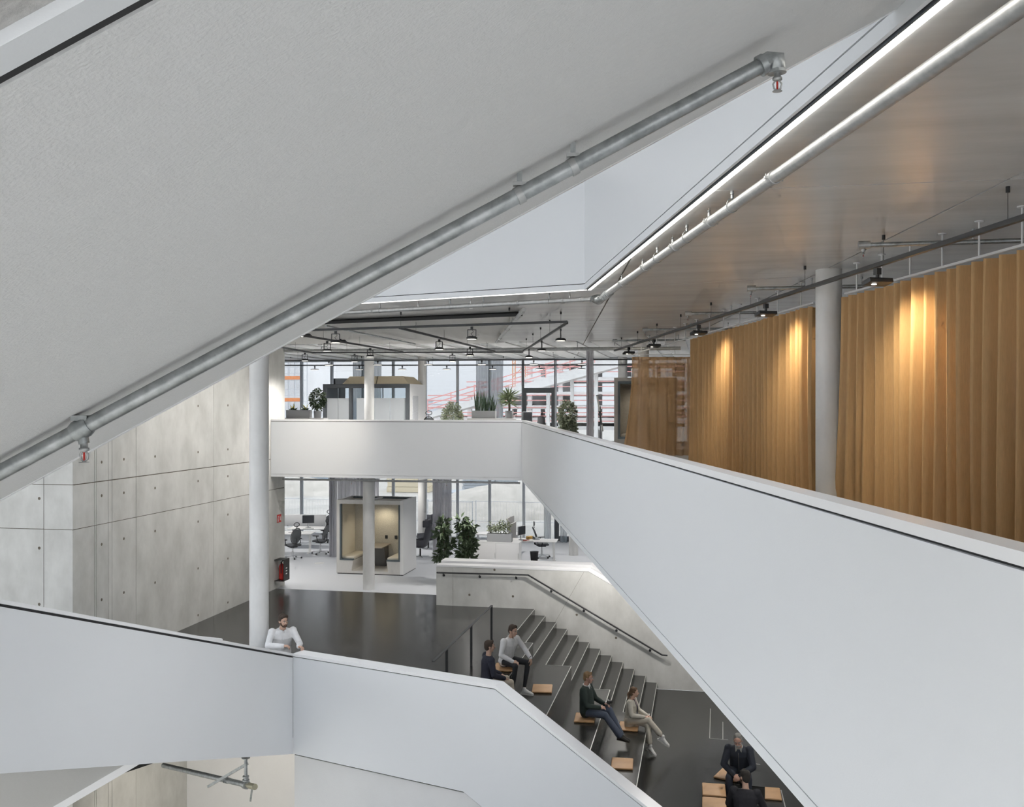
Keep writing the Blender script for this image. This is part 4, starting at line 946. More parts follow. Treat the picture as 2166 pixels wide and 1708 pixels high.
MB().box(.12, 1.9, 1.3, 1.38, .42, hB-.12).build('back_panel', FELT, tb); MB().rbox((1.0, .7, .50), 1.6, 1.1, .1, .03).build('seat_cushion', mat('cream_cushion', (.60, .57, .51), .9), tb)
spot(bp+Vector((1.0, .7, hB-.2)), bp+Vector((1.0, .9, 0)), 22, 150, .8, .08, (1, .9, .74))
MB().lathe([(.06, -.03), (.07, 0)], 16, (1.0, .7, hB-.12)).build('booth_lamp', LENS, tb)
# gathered sheer curtains of the upper floor
def gathered(px0, px1, y, z0, z1, lab, m=GREYC, pleat=.11, amp=.06, seed=4): return curtain('curtain', at_y(px0, HY, y), at_y(px1, HY, y), z1, z0, pleat, amp, m, lab, None, seed)
gathered(1240, 1255, 30.3, ZU+.03, ZC-.15, 'narrow gathered grey curtain hanging beside the tall ficus', pleat=.07)
TEAL = sheer('pale_teal_sheer', (.40, .46, .50), .30, .5, .05)
gathered(1006, 1036, 38.95, ZU+.03, ZC-.05, 'pale teal sheer curtain drawn left of a window mullion', TEAL, .13, .05, 6)
gathered(1038, 1064, 38.95, ZU+.03, ZC-.05, 'pale teal sheer curtain drawn right of a window mullion', TEAL, .13, .05, 7)
gathered(746, 770, 38.95, ZU+.03, ZC-.05, 'dark teal sheer curtain behind the glazed room', TEAL, .13, .05, 8)
gathered(786, 806, 38.95, ZU+.03, ZC-.05, 'narrow teal sheer curtain right of the column behind the glazed room', TEAL, .13, .05, 9)
# ------------------------------------------------------------------ lower office
REDS = mat('signal_red', (.62, .035, .03), .45); PAPER = mat('white_print', (.85, .85, .85), .6)
p = at_x(590, 1097, XWL)
r = empty('fire_sign', (XWL+.004, p.y, p.z), 0, 'small red fire extinguisher sign on the concrete wall end', 'sign')
sw_ = .235; MB().box(0, .006, -sw_*.62, sw_*.62, -sw_/2, sw_/2).build('plate', REDS, r)
g = MB(); g.box(.0065, .008, -.10, -.055, -.085, .035); g.box(.0065, .008, -.09, -.065, .04, .07); g.bar((.0072, -.06, .065), (.0072, -.025, .03), .0015, .014, (0, 0, 1)); g.box(.0065, .008, -.125, -.03, -.088, -.072); g.build('extinguisher_symbol', PAPER, r)
g = MB()
for k in range(3): g.hexa([Vector((.0065, .04+.03*k, -.07)), Vector((.0065, .058+.03*k, -.07)), Vector((.0065, .05+.03*k, .02)), Vector((.0065, .03+.03*k, .06))], [Vector((.008, .04+.03*k, -.07)), Vector((.008, .058+.03*k, -.07)), Vector((.008, .05+.03*k, .02)), Vector((.008, .03+.03*k, .06))])
g.build('flame_symbol', PAPER, r)
p = at_x(589, 1228, XWL); y0_, y1_ = at_x(580, 1228, XWL).y, at_x(599, 1222, XWL).y
zb = at_x(590, 1226, XWL).z; zt = at_x(590, 1181, XWL).z
r = empty('extinguisher_cabinet', (XWL+.003, y0_, zb), 0, 'black steel wall bracket holding a red fire extinguisher', 'fire extinguisher')
h = zt-zb; w = y1_-y0_
w = min(w, .42)
MB().box(0, .30, 0, w, 0, .012).build('bottom_plate', STEEL_BLK, r); MB().box(0, .30, 0, w, h-.012, h).build('top_plate', STEEL_BLK, r); MB().box(.288, .30, 0, w, .012, h-.012).build('front_plate', STEEL_BLK, r)
MB().lathe([(.0, .02), (.075, .02), (.078, .06), (.078, .42), (.05, .48), (.025, .5), (.025, .53)], 20, (.14, w/2, 0)).build('cylinder', REDS, r)
MB().tube([(.14, w/2, .53), (.15, w/2-.06, .55), (.17, w/2-.11, .45), (.17, w/2-.11, .22)], .014, 8).build('hose', BLKPL, r); MB().bar((.14, w/2-.02, .54), (.14, w/2+.09, .58), .03, .02).build('valve_lever', BLKPL, r)
g = MB()
for k in range(3): g.box(.3005, .302, w*.35, w*.6, h*(.3+.13*k), h*(.30+.13*k)+.03)
g.build('symbol', PAPER, r)
# meeting booth
bR = at_z(853, 1219, 0); bLx = at_y(712, 1214, bR.y).x; Lb = bR.x-bLx; Db = 1.45; Hb = 2.42
SHELL = mat('booth_white_oak', (.66, .645, .62), .5, noise=.08, nscale=5, stretch=(12, 12, 1)); CREAM = mat('cream_upholstery', (.66, .62, .53), .9, bump=.2, bscale=150)
bo = empty('meeting_booth', (bLx, bR.y, 0), 0, 'pale open meeting booth with facing benches and a table', 'booth')
t = .11
MB().box(0, t, .0, Db, .03, Hb).build('side_wall', SHELL, bo); MB().box(Lb-t, Lb, 0, Db, .03, Hb).build('side_wall', LAMW, bo)
MB().box(t, Lb-t, Db-.08, Db, .03, Hb).build('back_wall', SHELL, bo); MB().box(t, Lb-t, 0, t, Hb-.13, Hb).build('front_beam', SHELL, bo)
MB().box(.02, Lb-.02, .02, Db-.02, 0, .03).build('plinth', BLKPL, bo); MB().box(t, Lb-t, 0, Db-.08, .03, .11).build('floor_plate', SHELL, bo)
MB().box(t, Lb-t, Db-.11, Db-.08, .11, Hb-.15).build('back_panel', mat('quilted_cream', (.56, .53, .46), .95, bump=1.0, bscale=30, noise=.25, nscale=26, stretch=(1, 1, 2.2)), bo)
for s, x0 in ((1, t), (-1, Lb-t)):
    x1 = x0+s*.46
    b = MB().hexa([Vector((x0, .0, .11)), Vector((x0+s*.40, .0, .11)), Vector((x0+s*.40, Db-.11, .11)), Vector((x0, Db-.11, .11))], [Vector((x0, .0, .45)), Vector((x1, .0, .45)), Vector((x1, Db-.11, .45)), Vector((x0, Db-.11, .45))]).build('bench_base', SHELL, bo)
    MB().box(min(x0, x1), max(x0, x1), -.012, .10, .45, .50).build('bench_edge', EDGEG, bo)
    MB().rbox(((x0+x1)/2, (Db-.02)/2, .51), .46, Db-.18, .10, .025).build('bench_cushion', CREAM, bo)
    MB().box(min(x0, x0+s*.03), max(x0, x0+s*.03), .10, Db-.11, .56, Hb-.16).build('side_padding', CREAM, bo)
    MB().box(min(x0, x0+s*.05), max(x0, x0+s*.05), -.012, .10, .50, Hb-.14).build('edge_lining', EDGEG, bo)
tb_ = MB().rbox((Lb/2, .78, .83), .62, 1.0, .035, .006).build('table_top', mat('table_taupe', (.30, .27, .23), .45), bo)
MB().hexa([Vector((Lb/2-.2, Db-.35, .11)), Vector((Lb/2+.2, Db-.35, .11)), Vector((Lb/2+.2, Db-.12, .11)), Vector((Lb/2-.2, Db-.12, .11))], [Vector((Lb/2-.2, Db-.62, .81)), Vector((Lb/2+.2, Db-.62, .81)), Vector((Lb/2+.2, Db-.12, .81)), Vector((Lb/2-.2, Db-.12, .81))]).build('table_leg', mat('table_grey', (.16, .16, .16), .6), bo)
for x in (Lb/2+.08, Lb/2+.42): MB().box(x, x+.09, Db-.125, Db-.11, 1.0, 1.11).build('socket', BLKPL, bo)
MB().box(t, Lb-t, .15, .22, Hb-.06, Hb-.01).box(t, Lb-t, Db-.2, Db-.1, Hb-.06, Hb-.01).build('roof_rail', EDGEG, bo)
MB().box(Lb/2-.03, Lb/2+.03, .1, Db-.08, Hb-.04, Hb+.01).build('roof_bar', LAMG, bo)
MB().box(t+.12, Lb/2-.08, .3, Db-.25, Hb-.14, Hb-.10).box(Lb/2+.08, Lb-t-.12, .3, Db-.25, Hb-.14, Hb-.10).build('roof_panel', mat('pale_felt', (.55, .54, .52), .9), bo)
lp = MB().lathe([(.05, -.03), (.06, 0)], 16, (Lb/2+.1, .85, Hb-.15)).build('booth_lamp', LENS, bo)
spot((bLx+Lb/2+.1, bR.y+.85, Hb-.22), (bLx+Lb/2+.1, bR.y+.9, 0), 26, 150, .8, .05, (1, .88, .66))
# curtains of the lower office
gathered(696, 712, 33.6, .02, ZS-.02, 'gathered grey curtain left of the meeting booth', GREYC, .09, .07, 21)
gathered(712, 800, 34.2, .02, ZS-.02, 'grey curtain drawn out behind the meeting booth', GREYC, .16, .05, 22)
gathered(914, 938, 33.4, .02, ZS-.02, 'gathered grey curtain right of the armchair', GREYC, .10, .07, 23)
gathered(938, 956, 35.0, .02, ZS-.02, 'grey curtain behind the dark leafy plants', GREYC, .12, .06, 24)
gathered(1150, 1166, 38.95, .02, ZS-.02, 'pale sheer curtain left of the exit door', TEAL, .13, .05, 25)
gathered(1184, 1199, 38.8, .02, ZS-.02, 'pale sheer curtain beside the exit door', TEAL, .13, .05, 26)
gathered(1210, 1235, 38.95, .02, ZS-.02, 'pale sheer curtain right of the exit door', TEAL, .13, .05, 27)
# wing chairs
CHAIRG = mat('graphite_wool', (.10, .105, .12), .9, bump=.3, bscale=220)
def armchair(loc, rz, lab):
    r = empty('wing_armchair', loc, rz, lab, 'armchair')
    for k in range(4):
        a = k*math.pi/2+.4; MB().bar((0, 0, .03), (math.cos(a)*.32, math.sin(a)*.32, .02), .03, .02).build('base_leg', SILV, r)
    MB().tube([(0, 0, .03), (0, 0, .30)], .03, 12).build('column', BLKPL, r)
    # one curved shell: seat pan running up into the back, front is -y
    prof = [(-.30, .44), (-.10, .40), (.12, .38), (.24, .46), (.30, .66), (.36, .95), (.42, 1.22)]
    vs = []; fs = []; nx = 9
    for i, (y, z) in enumerate(prof):
        w = .33 if i < 4 else .33-.03*(i-3)
        for j in range(nx):
            u = -1+2*j/(nx-1); e = u**4; vs.append((u*w, y-(.16*e if i >= 3 else 0), z+(.17*e if i < 4 else 0)))
    for i in range(len(prof)-1):
        for j in range(nx-1): q = i*nx+j; fs.append((q, q+1, q+nx+1, q+nx))
    n_ = len(vs); vs += [(x, y+.05 if z > .5 else y, z-.06 if z <= .6 else z) for x, y, z in vs]; fs += [tuple(reversed([k+n_ for k in f])) for f in fs]
    m = len(prof)
    for j in range(nx-1): fs += [(j, j+n_, j+1+n_, j+1), ((m-1)*nx+j, (m-1)*nx+j+1, (m-1)*nx+j+1+n_, (m-1)*nx+j+n_)]
    for i in range(m-1): fs += [(i*nx, (i+1)*nx, (i+1)*nx+n_, i*nx+n_), (i*nx+nx-1, i*nx+nx-1+n_, (i+1)*nx+nx-1+n_, (i+1)*nx+nx-1)]
    MB().add(vs, fs, True).build('shell', CHAIRG, r)
    MB().rbox((0, -.05, .45), .50, .50, .09, .04, seg=3).build('seat_cushion', CHAIRG, r)
    for s in (-1, 1): MB().hexa([Vector((s*.30, -.28, .42)), Vector((s*.35, -.28, .42)), Vector((s*.36, .22, .44)), Vector((s*.31, .22, .44))], [Vector((s*.33, -.26, .60)), Vector((s*.37, -.26, .60)), Vector((s*.37, .27, .68)), Vector((s*.33, .27, .68))]).build('armrest', CHAIRG, r)
    MB().rbox((0, .33, 1.23), .56, .13, .26, .05, seg=3).build('headrest', CHAIRG, r)
    for s in (-1, 1): MB().rbox((s*.27, .25, 1.22), .07, .24, .24, .03, 0, 0, 0, 3).build('wing', CHAIRG, r)
    return r
armchair(floor_at(889, 35.6, 0), -1.45, 'graphite wing armchair beside the meeting booth')
armchair(floor_at(906, 37.6, 0), -1.9, 'second graphite wing armchair mostly hidden behind the first')
# left desks
desk('white office desk beside the fire extinguisher wall', 'desks of the lower office', 1.8, .8, .74, floor_at(612, 36.6, 0), .15)
desk('white office desk in front of the far left chair', 'desks of the lower office', 1.8, .8, .74, floor_at(662, 38.0, 0), .1)
c0 = office_chair('black net office chair beside the concrete wall end', 'chairs of the lower office'); c0.location = floor_at(619, 35.2, 0); c0.rotation_euler = (0, 0, -2.2)
dup(c0, floor_at(678, 36.3, 0), -1.7, 'black net office chair beside the gathered curtain')
dup(c0, floor_at(692, 39.4, 0), -2.4, 'far black office chair half hidden by the curtain')
r = empty('desk_screen', floor_at(645, 38.7, .75), .12, 'low grey fabric screen standing on the left desks', 'desk screen'); MB().rbox((0, 0, .2), 1.7, .05, .46, .015).build('panel', LAMG, r); MB().cbox((-.7, 0, -.02), .05, .07, .06).cbox((.7, 0, -.02), .05, .07, .06).build('clamp', SILV, r)
monitor(floor_at(652, 37.95, .755), .35, 'dark flat monitor on the left desk', .46, .32)
for i, (px, d_) in enumerate(((622, 36.5), (652, 37.6))):
    r = empty('keyboard', floor_at(px, d_, .756), .2, 'flat pale keyboard on the left desk' if i == 0 else 'pale laptop-sized tray on the far left desk', 'keyboard'); MB().rbox((0, 0, .01), .40, .14, .016, .004).build('case', LAMG, r)
    for k in range(4): MB().box(-.18, .18, -.055+.028*k, -.033+.028*k, .018, .021).build('key_row', LAMW, r)
# plants, sideboard and desks on the right
def clumps(seed, n, w, z0, z1, r0, r1):
    q = random.Random(seed); return [((q.uniform(-w, w), q.uniform(-w, w), z0+(z1-z0)*(k+.5)/n), q.uniform(r0, r1), q.uniform(r0, r1), q.uniform(r0, r1)*1.1, 1/n) for k in range(n)]
shrub('rubber_plant', floor_at(939, 30.4, 0), 'dark leafy rubber plant left of the pair behind the stair wall', clumps(4, 9, .14, .75, 1.95, .10, .17), 420, .20, LEAF, 31, [([(0, 0, .2), (.02, 0, .9), (-.02, 0, 1.7)], .018)], (.19, .32))
shrub('rubber_plant', floor_at(984, 30.2, 0), 'broad leafy rubber plant right of the pair beside the white sideboard', clumps(6, 12, .22, .70, 1.98, .10, .18), 620, .20, LEAF, 32, [([(-.1, 0, .2), (-.1, 0, .9), (-.05, 0, 1.7)], .018), ([(.1, 0, .2), (.12, 0, .9), (.1, 0, 1.6)], .016)], (.21, .32))
sbY = floor_at(1048, 31.4, 0).y; x0, x1 = at_y(1000, 1160, sbY).x, at_y(1098, 1160, sbY).x
sideboard('white two-door sideboard behind the stair wall', ((x0+x1)/2, sbY+.2, 0), x1-x0, .42, 1.13, 2)
T3 = Vector((at_y(1055, 1140, sbY).x, sbY+.16, 1.131)); r = empty('plant_trough', T3, 0, 'grey plant trough with feathery olive plants on the sideboard', 'planter'); trough(r, .80, .24, .26)
for x, hh in ((-.28, .34), (-.1, .3), (.06, .42), (.25, .38)):
    m = MB(); rr = random.Random(int(x*100)+77); leaf_blob(m, (x, 0, .26+hh*.55), .13, .1, hh*.55, 130, .075, rr, shell=.1); m.build('foliage', LEAF_V if x < 0 else LEAF_P, r, kind='stuff')
desk('white desk with papers beside the waste bin', 'desks of the lower office', 1.7, .8, .74, floor_at(1128, 34.6, 0), .05)
desk('white desk behind the trough on the sideboard', 'desks of the lower office', 1.7, .8, .74, floor_at(1052, 36.4, 0), .05)
for i, (px, d_, ww, lab) in enumerate(((1084, 35.4, .06, 'grey felt desk screen between the right desks'), (1080, 37.3, .06, 'second grey felt screen behind the first'))):
    r = empty('desk_screen', floor_at(px, d_, .30), 1.5, lab, 'desk screen'); MB().rbox((0, 0, .5), .9, .05, .9, .015).build('panel', mat('taupe_felt', (.42, .41, .40), .9), r); MB().box(-.4, .4, -.04, .04, -.3, -.26).box(-.03, .03, -.02, .02, -.28, .06).build('foot', SILV, r)
monitor(floor_at(1103, 34.6, .755), 1.2, 'white-backed monitor at the grey desk screen', .5, .32, True)
c1 = dup(c0, floor_at(1146, 35.4, 0), 1.9, 'dark net office chair beside the waste bin'); c2 = dup(c0, floor_at(1018, 34.2, 0), -1.5, 'grey net office chair left of the trough plants')
r = empty('waste_bin', floor_at(1130, 34.4, 0), 0, 'black round waste bin under the right desk', 'bin'); MB().lathe([(.0, .0), (.115, 0), (.15, .36), (.156, .37), (.14, .37), (.108, .02), (.0, .02)], 24).build('body', BLKPL, r); MB().lathe([(.150, .355), (.158, .36), (.158, .375), (.146, .375)], 24).build('rim', BLKPL, r)
for i, (px, d_, c_, lab) in enumerate(((1113, 34.4, (.45, .10, .08), 'thin red notebook on the right desk'), (1121, 34.2, (.75, .75, .74), 'white paper stack on the right desk'), (1134, 34.7, (.30, .31, .33), 'grey telephone on the right desk'), (1120, 34.9, (.75, .45, .12), 'small orange box on the right desk'))):
    r = empty(('notebook', 'paper_stack', 'telephone', 'small_box')[i], floor_at(px, d_, .753), .3*i, lab, ('notebook', 'paper', 'telephone', 'box')[i])
    if i == 2:
        MB().hexa([Vector(q) for q in ((-.1, -.1, 0), (.1, -.1, 0), (.1, .1, 0), (-.1, .1, 0))], [Vector(q) for q in ((-.1, -.1, .02), (.1, -.1, .02), (.1, .1, .08), (-.1, .1, .08))]).build('base', mat('grey_plastic', (.30, .32, .34), .4), r); MB().tube([(-.08, -.08, .06), (-.08, .08, .11)], .02, 8).build('handset', BLKPL, r)
    else:
        MB().rbox((0, 0, .015+.03*(i == 3)), .21, .15, .03+.06*(i == 3), .003).build('cover', mat('item_%d' % i, c_, .6), r); MB().box(-.10, .10, -.07, .07, .0, .012).build('pages', PAPER, r)
r = empty('floor_outlet', floor_at(675, 34.2, 0), 0, 'round floor outlet ring in the grey carpet', 'floor outlet')
r.location = at_z(675, 1192, 0); MB().lathe([(.17, .0), (.17, .004), (.14, .004), (.14, .001)], 28).build('ring', LAMW, r); MB().cbox((0, 0, .003), .2, .06, .004).build('flap', LAMG, r)
# ------------------------------------------------------------------ building site outside
CONCX = mat('site_concrete_overexposed', (.86, .86, .86), .85, noise=.12, nscale=.8); REDR = mat('red_guard_rail_overexposed', (.85, .42, .40), .6); PALEW = mat('pale_render', (.9, .91, .93), .8); GALX = mat('scaffold_tube_overexposed', (.68, .71, .75), .5)  # concrete, rails and tubes paled: outdoor overexposure put into their colour
def ext(px, y_, z): p = at_y(px, HY, y_); p.z = z; return p
YX = 95.0
bx0, bx1 = ext(905, YX, 0).x, ext(1420, YX, 0).x
zrow = [at_y(1200, q, YX).z for q in (902, 884, 858, 829, 798, 762, 725)]
site = empty('concrete_frame_building', ((bx0), YX, -.25), 0, 'raw concrete frame building with red guard rails across the site', 'building')
Lx = bx1-bx0; zr = [z+.25 for z in zrow]
for i, z in enumerate(zr):
    xa = 0 if i < 3 else (4 if i == 3 else 9)
    if z < .2: continue
    MB().box(xa, Lx+14, 0, 16, z-.35, z).build('floor_slab', CONCX, site)
    for hgt in (.45, .95): MB().box(xa, Lx+14, -.06, -.02, z+hgt, z+hgt+.09).build('guard_rail', REDR, site)
cols = [q*3.05+1 for q in range(int((Lx+14)/3.05))]
for x in cols:
    top = zr[-1] if x > 9 else (zr[3] if x > 4 else zr[2])
    MB().box(x, x+.42, .1, .5, 0, top).build('pillar', CONCX, site)
    MB().box(x, x+.42, 8, 8.4, 0, top).build('pillar', CONCX, site)
MB().box(8, 14, 5, 5.3, zr[2], zr[4]).box(24, 27, 7, 7.3, zr[1], zr[5]).build('core_wall', CONCX, site)
# long ramp with red rails in front of the frame
r0, r1 = at_y(905, 874, 88), at_y(1310, 752, 88)
rp = empty('site_ramp', (r0.x, 88, 0), 0, 'long concrete ramp climbing to the right with red guard rails', 'ramp')
a = r0-Vector((r0.x, 88, 0)); b = r1-Vector((r0.x, 88, 0))
MB().hexa([a+Vector((0, 0, -.5)), b+Vector((0, 0, -1.0)), b+Vector((0, 3, -1.0)), a+Vector((0, 3, -.5))], [a, b, b+Vector((0, 3, 0)), a+Vector((0, 3, 0))]).build('ramp_slab', CONCX, rp)
for hgt in (.3, .75, 1.2): MB().bar(a+Vector((0, -.05, hgt)), b+Vector((0, -.05, hgt)), .05, .09).build('guard_rail', REDR, rp)
for i in range(9):
    p = a+(b-a)*(i/8); MB().box(p.x-.04, p.x+.04, -.05, .0, p.z, p.z+1.3).build('rail_post', REDR, rp); MB().box(p.x-.15, p.x+.15, 1.2, 1.6, -.25, p.z-.4).build('support', CONCX, rp)
# scaffolded block at the far left
sx0, sx1 = ext(585, 80, 0).x, ext(639, 80, 0).x
sc_ = empty('scaffolding', (sx0, 80, -.25), 0, 'tube scaffolding with orange toe boards in front of a pale block', 'scaffolding')
Ls = sx1-sx0
MB().box(-6, Ls-.8, 1.6, 10, 0, 11.5).build('block', PALEW, sc_)
for i in range(5):
    for y in (0, 1.1): MB().tube([(Ls*i/4, y, 0), (Ls*i/4, y, 11.6)], .035, 6).build('standard', GALX, sc_)
for k in range(6):
    z = 1.9*k+.2
    MB().box(0, Ls, 0, 1.1, z, z+.05).build('deck', GALX, sc_); MB().box(0, Ls, -.05, -.02, z+.05, z+.35).build('toe_board', mat('orange_board', (.80, .30, .12), .6), sc_)
    for hgt in (.6, 1.1): MB().tube([(0, 0, z+hgt), (Ls, 0, z+hgt)], .025, 6).build('guard_tube', GALX, sc_)
# low distant buildings on the horizon
rnd = random.Random(5)
for i in range(11):
    px = 645+i*28; p = ext(px, 300+(i%2)*14, -.25); w = rnd.uniform(2.4, 3.6); h = rnd.uniform(5.4, 7.2)
    r = empty('distant_house', p, 0, 'tiny pale distant house on the horizon, %s from the scaffolding' % (NTH+('eleventh',))[i], 'house', 'distant houses on the horizon')
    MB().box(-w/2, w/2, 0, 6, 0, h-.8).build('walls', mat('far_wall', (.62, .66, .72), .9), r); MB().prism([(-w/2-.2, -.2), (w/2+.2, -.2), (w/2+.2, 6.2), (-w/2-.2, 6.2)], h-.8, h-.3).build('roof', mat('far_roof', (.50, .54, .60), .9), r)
# heaps, slabs and stacks seen through the lower glass
SAND = mat('pale_sand_heap', (.58, .55, .50), .95, noise=.25, nscale=1.2, bump=.8, bscale=4)
def heap(c, rx, ry, h, seed, lab):
    rnd = random.Random(seed); m = MB(); n = 26; k = 9; vs = []; fs = []
    for i in range(k+1):
        t = i/k
        for j in range(n):
            a = 2*math.pi*j/n; q = 1+.12*math.sin(3*a+seed)+.06*rnd.uniform(-1, 1); vs.append((rx*(1-t)*q*math.cos(a), ry*(1-t)*q*math.sin(a), h*(1-(1-t)**1.6)+rnd.uniform(-.05, .05)*(i > 0)))
    for i in range(k):
        for j in range(n): fs.append((i*n+j, i*n+(j+1) % n, (i+1)*n+(j+1) % n, (i+1)*n+j))
    m.add(vs, fs, True); o = m.build('sand_heap', SAND, None, lab, 'heap'); o.location = c
heap(ext(1075, 52, -.25), 5.5, 5, 1.5, 1, 'broad pale heap of earth outside behind the right desks'); heap(ext(640, 60, -.25), 4, 3, 1.0, 2, 'low pale heap of rubble outside behind the left desks'); heap(ext(985, 80, -.25), 6, 4, 1.6, 3, 'far pale earth heap outside behind the slabs')
for i, (px, y_, w, d_, h, rz, lab) in enumerate(((1010, 58, 4.2, 2.0, .5, .35, 'stack of grey precast slabs lying outside'), (1036, 64, 3.6, 1.8, .8, .3, 'second stack of grey precast slabs farther out'), (665, 68, 2.4, 1.6, 1.4, .1, 'blue wrapped pallet outside the left windows'), (700, 75, 2.4, 1.6, 1.0, .2, 'pale timber pallet stack outside the left windows'), (868, 62, 2.8, 1.6, 1.4, .1, 'yellowish brick pallet outside behind the slim column'))):
    r = empty('material_stack', ext(px, y_, -.25), rz, lab, 'material stack'); n = 4
    mm = (mat('slab_grey', (.42, .46, .50), .8), mat('slab_grey', (.42, .46, .50), .8), mat('blue_wrap', (.40, .48, .58), .6), mat('raw_timber', (.66, .57, .43), .8), mat('yellow_brick', (.70, .62, .46), .8))[i]
    for k in range(n): MB().box(-w/2+.05*(k % 2), w/2-.07*(k % 3), -d_/2, d_/2, h*k/n+.02, h*(k+1)/n).build('layer', mm, r)
    MB().box(-w/2+.3, -w/2+.45, -d_/2, d_/2, 0, .02).box(w/2-.45, w/2-.3, -d_/2, d_/2, 0, .02).build('bearer', BARK, r)
# rack of bars, lattice mast and mesh fence
rk = empty('bar_rack', ext(1022, 70, -.25), 0, 'upright steel rack of grey bars standing on the site', 'rack')
for i in range(7): MB().tube([(-1.2+.4*i, 0, 0), (-1.0+.33*i, .3, 3.0)], .05, 6).build('bar', GALX, rk)
MB().tube([(-1.3, 0, .3), (1.3, 0, .3)], .06, 6).build('foot_bar', GALX, rk); MB().tube([(-1.1, .3, 2.8), (1.1, .3, 2.8)], .06, 6).build('head_bar', GALX, rk)
fe = empty('site_fence', ext(905, 46, -.25), 0, 'thin wire mesh site fence close to the glass front', 'fence'); Lf = 9.6
for i in range(5): MB().tube([(i*2.4, 0, 0), (i*2.4, 0, 1.15)], .02, 6).build('post', GALX, fe)
for z in (.15, 1.1): MB().tube([(0, 0, z), (Lf, 0, z)], .012, 5).build('rail_wire', GALX, fe)
g = MB()
for i in range(64): g.tube([(i*.15, 0, .15), (i*.15, 0, 1.1)], .003, 3, False)
g.build('mesh_wires', GALX, fe, kind='stuff')
fe2 = dup(fe, ext(600, 45.5, -.25), 0, 'thin wire mesh site fence outside the left windows')
# tower crane mast
cm = empty('crane_mast', ext(1098, 118, -.25), 0, 'slender red crane mast behind the concrete frame', 'crane')
for sx in (-.8, .8):
    for sy in (0, 1.6): MB().tube([(sx, sy, 0), (sx, sy, 15)], .08, 5).build('chord', mat('crane_orange', (.75, .42, .25), .6), cm)
for k in range(10):
    MB().tube([(-.8, 0, k*1.5), (.8, 0, (k+1)*1.5)], .05, 5).build('brace', mat('crane_orange', (.75, .42, .25), .6), cm)
# ------------------------------------------------------------------ people
def skin_mat(n, c): return mat(n, c, .5, noise=.12, nscale=30)
SKIN = skin_mat('skin_light', (.56, .36, .27)); SKIN2 = skin_mat('skin_ruddy', (.56, .33, .25))
def fab(n, c, b=.3): return mat(n, c, .85, noise=.15, nscale=12, bump=b, bscale=35)
EYEW = mat('eye_white', (.7, .69, .67), .3); EYED = mat('eye_dark', (.03, .025, .02), .2); LIPS = mat('lips', (.42, .18, .15), .5)
def remesh(mb, name, m, parent, voxel=.01, smooth=3, label=None):
    me = mb.mesh('tmp'); o = bpy.data.objects.new('tmp', me); COL.objects.link(o)
    md = o.modifiers.new('r', 'REMESH'); md.mode = 'VOXEL'; md.voxel_size = voxel; md.use_smooth_shade = True
    if smooth: ms = o.modifiers.new('s', 'SMOOTH'); ms.iterations = smooth; ms.factor = .5
    dg = bpy.context.evaluated_depsgraph_get(); ev = o.evaluated_get(dg); nm = bpy.data.meshes.new_from_object(ev); nm.name = name
    bpy.data.objects.remove(o); bpy.data.meshes.remove(me)
    nm.materials.clear(); nm.materials.append(m)
    q = bpy.data.objects.new(name, nm); COL.objects.link(q); q.parent = parent
    if label: q['label'] = label
    return q
def cap(mb, a, b, ra, rb, n=12):
    a, b = Vector(a), Vector(b); mb.ell(a, ra, ra, ra, n, 8); mb.ell(b, rb, rb, rb, n, 8); mb.tube([a, b], [ra, rb], n)
def chain(mb, pts, rs, n=12):
    for i in range(len(pts)-1): cap(mb, pts[i], pts[i+1], rs[i], rs[i+1], n)
def loft(mb, rings, n=18):
    v = []; f = []
    for (c, ax, ay, rx, ry) in rings:
        for j in range(n): a = 2*math.pi*j/n; v.append(Vector(c)+ax*math.cos(a)*rx+ay*math.sin(a)*ry)
    for i in range(len(rings)-1):
        for j in range(n): f.append((i*n+j, i*n+(j+1) % n, (i+1)*n+(j+1) % n, (i+1)*n+j))
    f += [tuple(reversed(range(n))), tuple((len(rings)-1)*n+j for j in range(n))]
    mb.add(v, f, True)
def hand(mb, w, d, nrm, side, curl=.5, s=1.0):
    """w wrist, d along the hand, nrm out of the back of the hand, side +1 right hand"""
    d = Vector(d).normalized(); nrm = (Vector(nrm)-d*Vector(nrm).dot(d)).normalized(); x = d.cross(nrm)*side     # towards the little finger
    w = Vector(w)
    M = Matrix((x, d, nrm)).transposed()
    mb.ell(w+d*.05*s, .041*s, .052*s, .017*s, 12, 8, M); cap(mb, w, w+d*.03*s, .024*s, .026*s)
    for k, (off, L) in enumerate(((-.03, .072), (-.01, .082), (.011, .076), (.03, .060))):
        b = w+d*.088*s+x*off*s; c1 = curl; d1 = (d*math.cos(c1)-nrm*math.sin(c1)).normalized(); d2 = (d*math.cos(c1*2.1)-nrm*math.sin(c1*2.1)).normalized()
        p1 = b+d1*L*.52*s+x*off*.15*s; p2 = p1+d2*L*.5*s; chain(mb, [b-d*.01, p1, p2], [.0095*s, .0088*s, .0075*s], 8)
    b = w+d*.03*s-x*.03*s; t1 = (d*.6-x*.75-nrm*.25).normalized(); p1 = b+t1*.04*s; p2 = p1+(d*.85-x*.3-nrm*.35).normalized()*.034*s; chain(mb, [b, p1, p2], [.013*s, .0105*s, .009*s], 8)
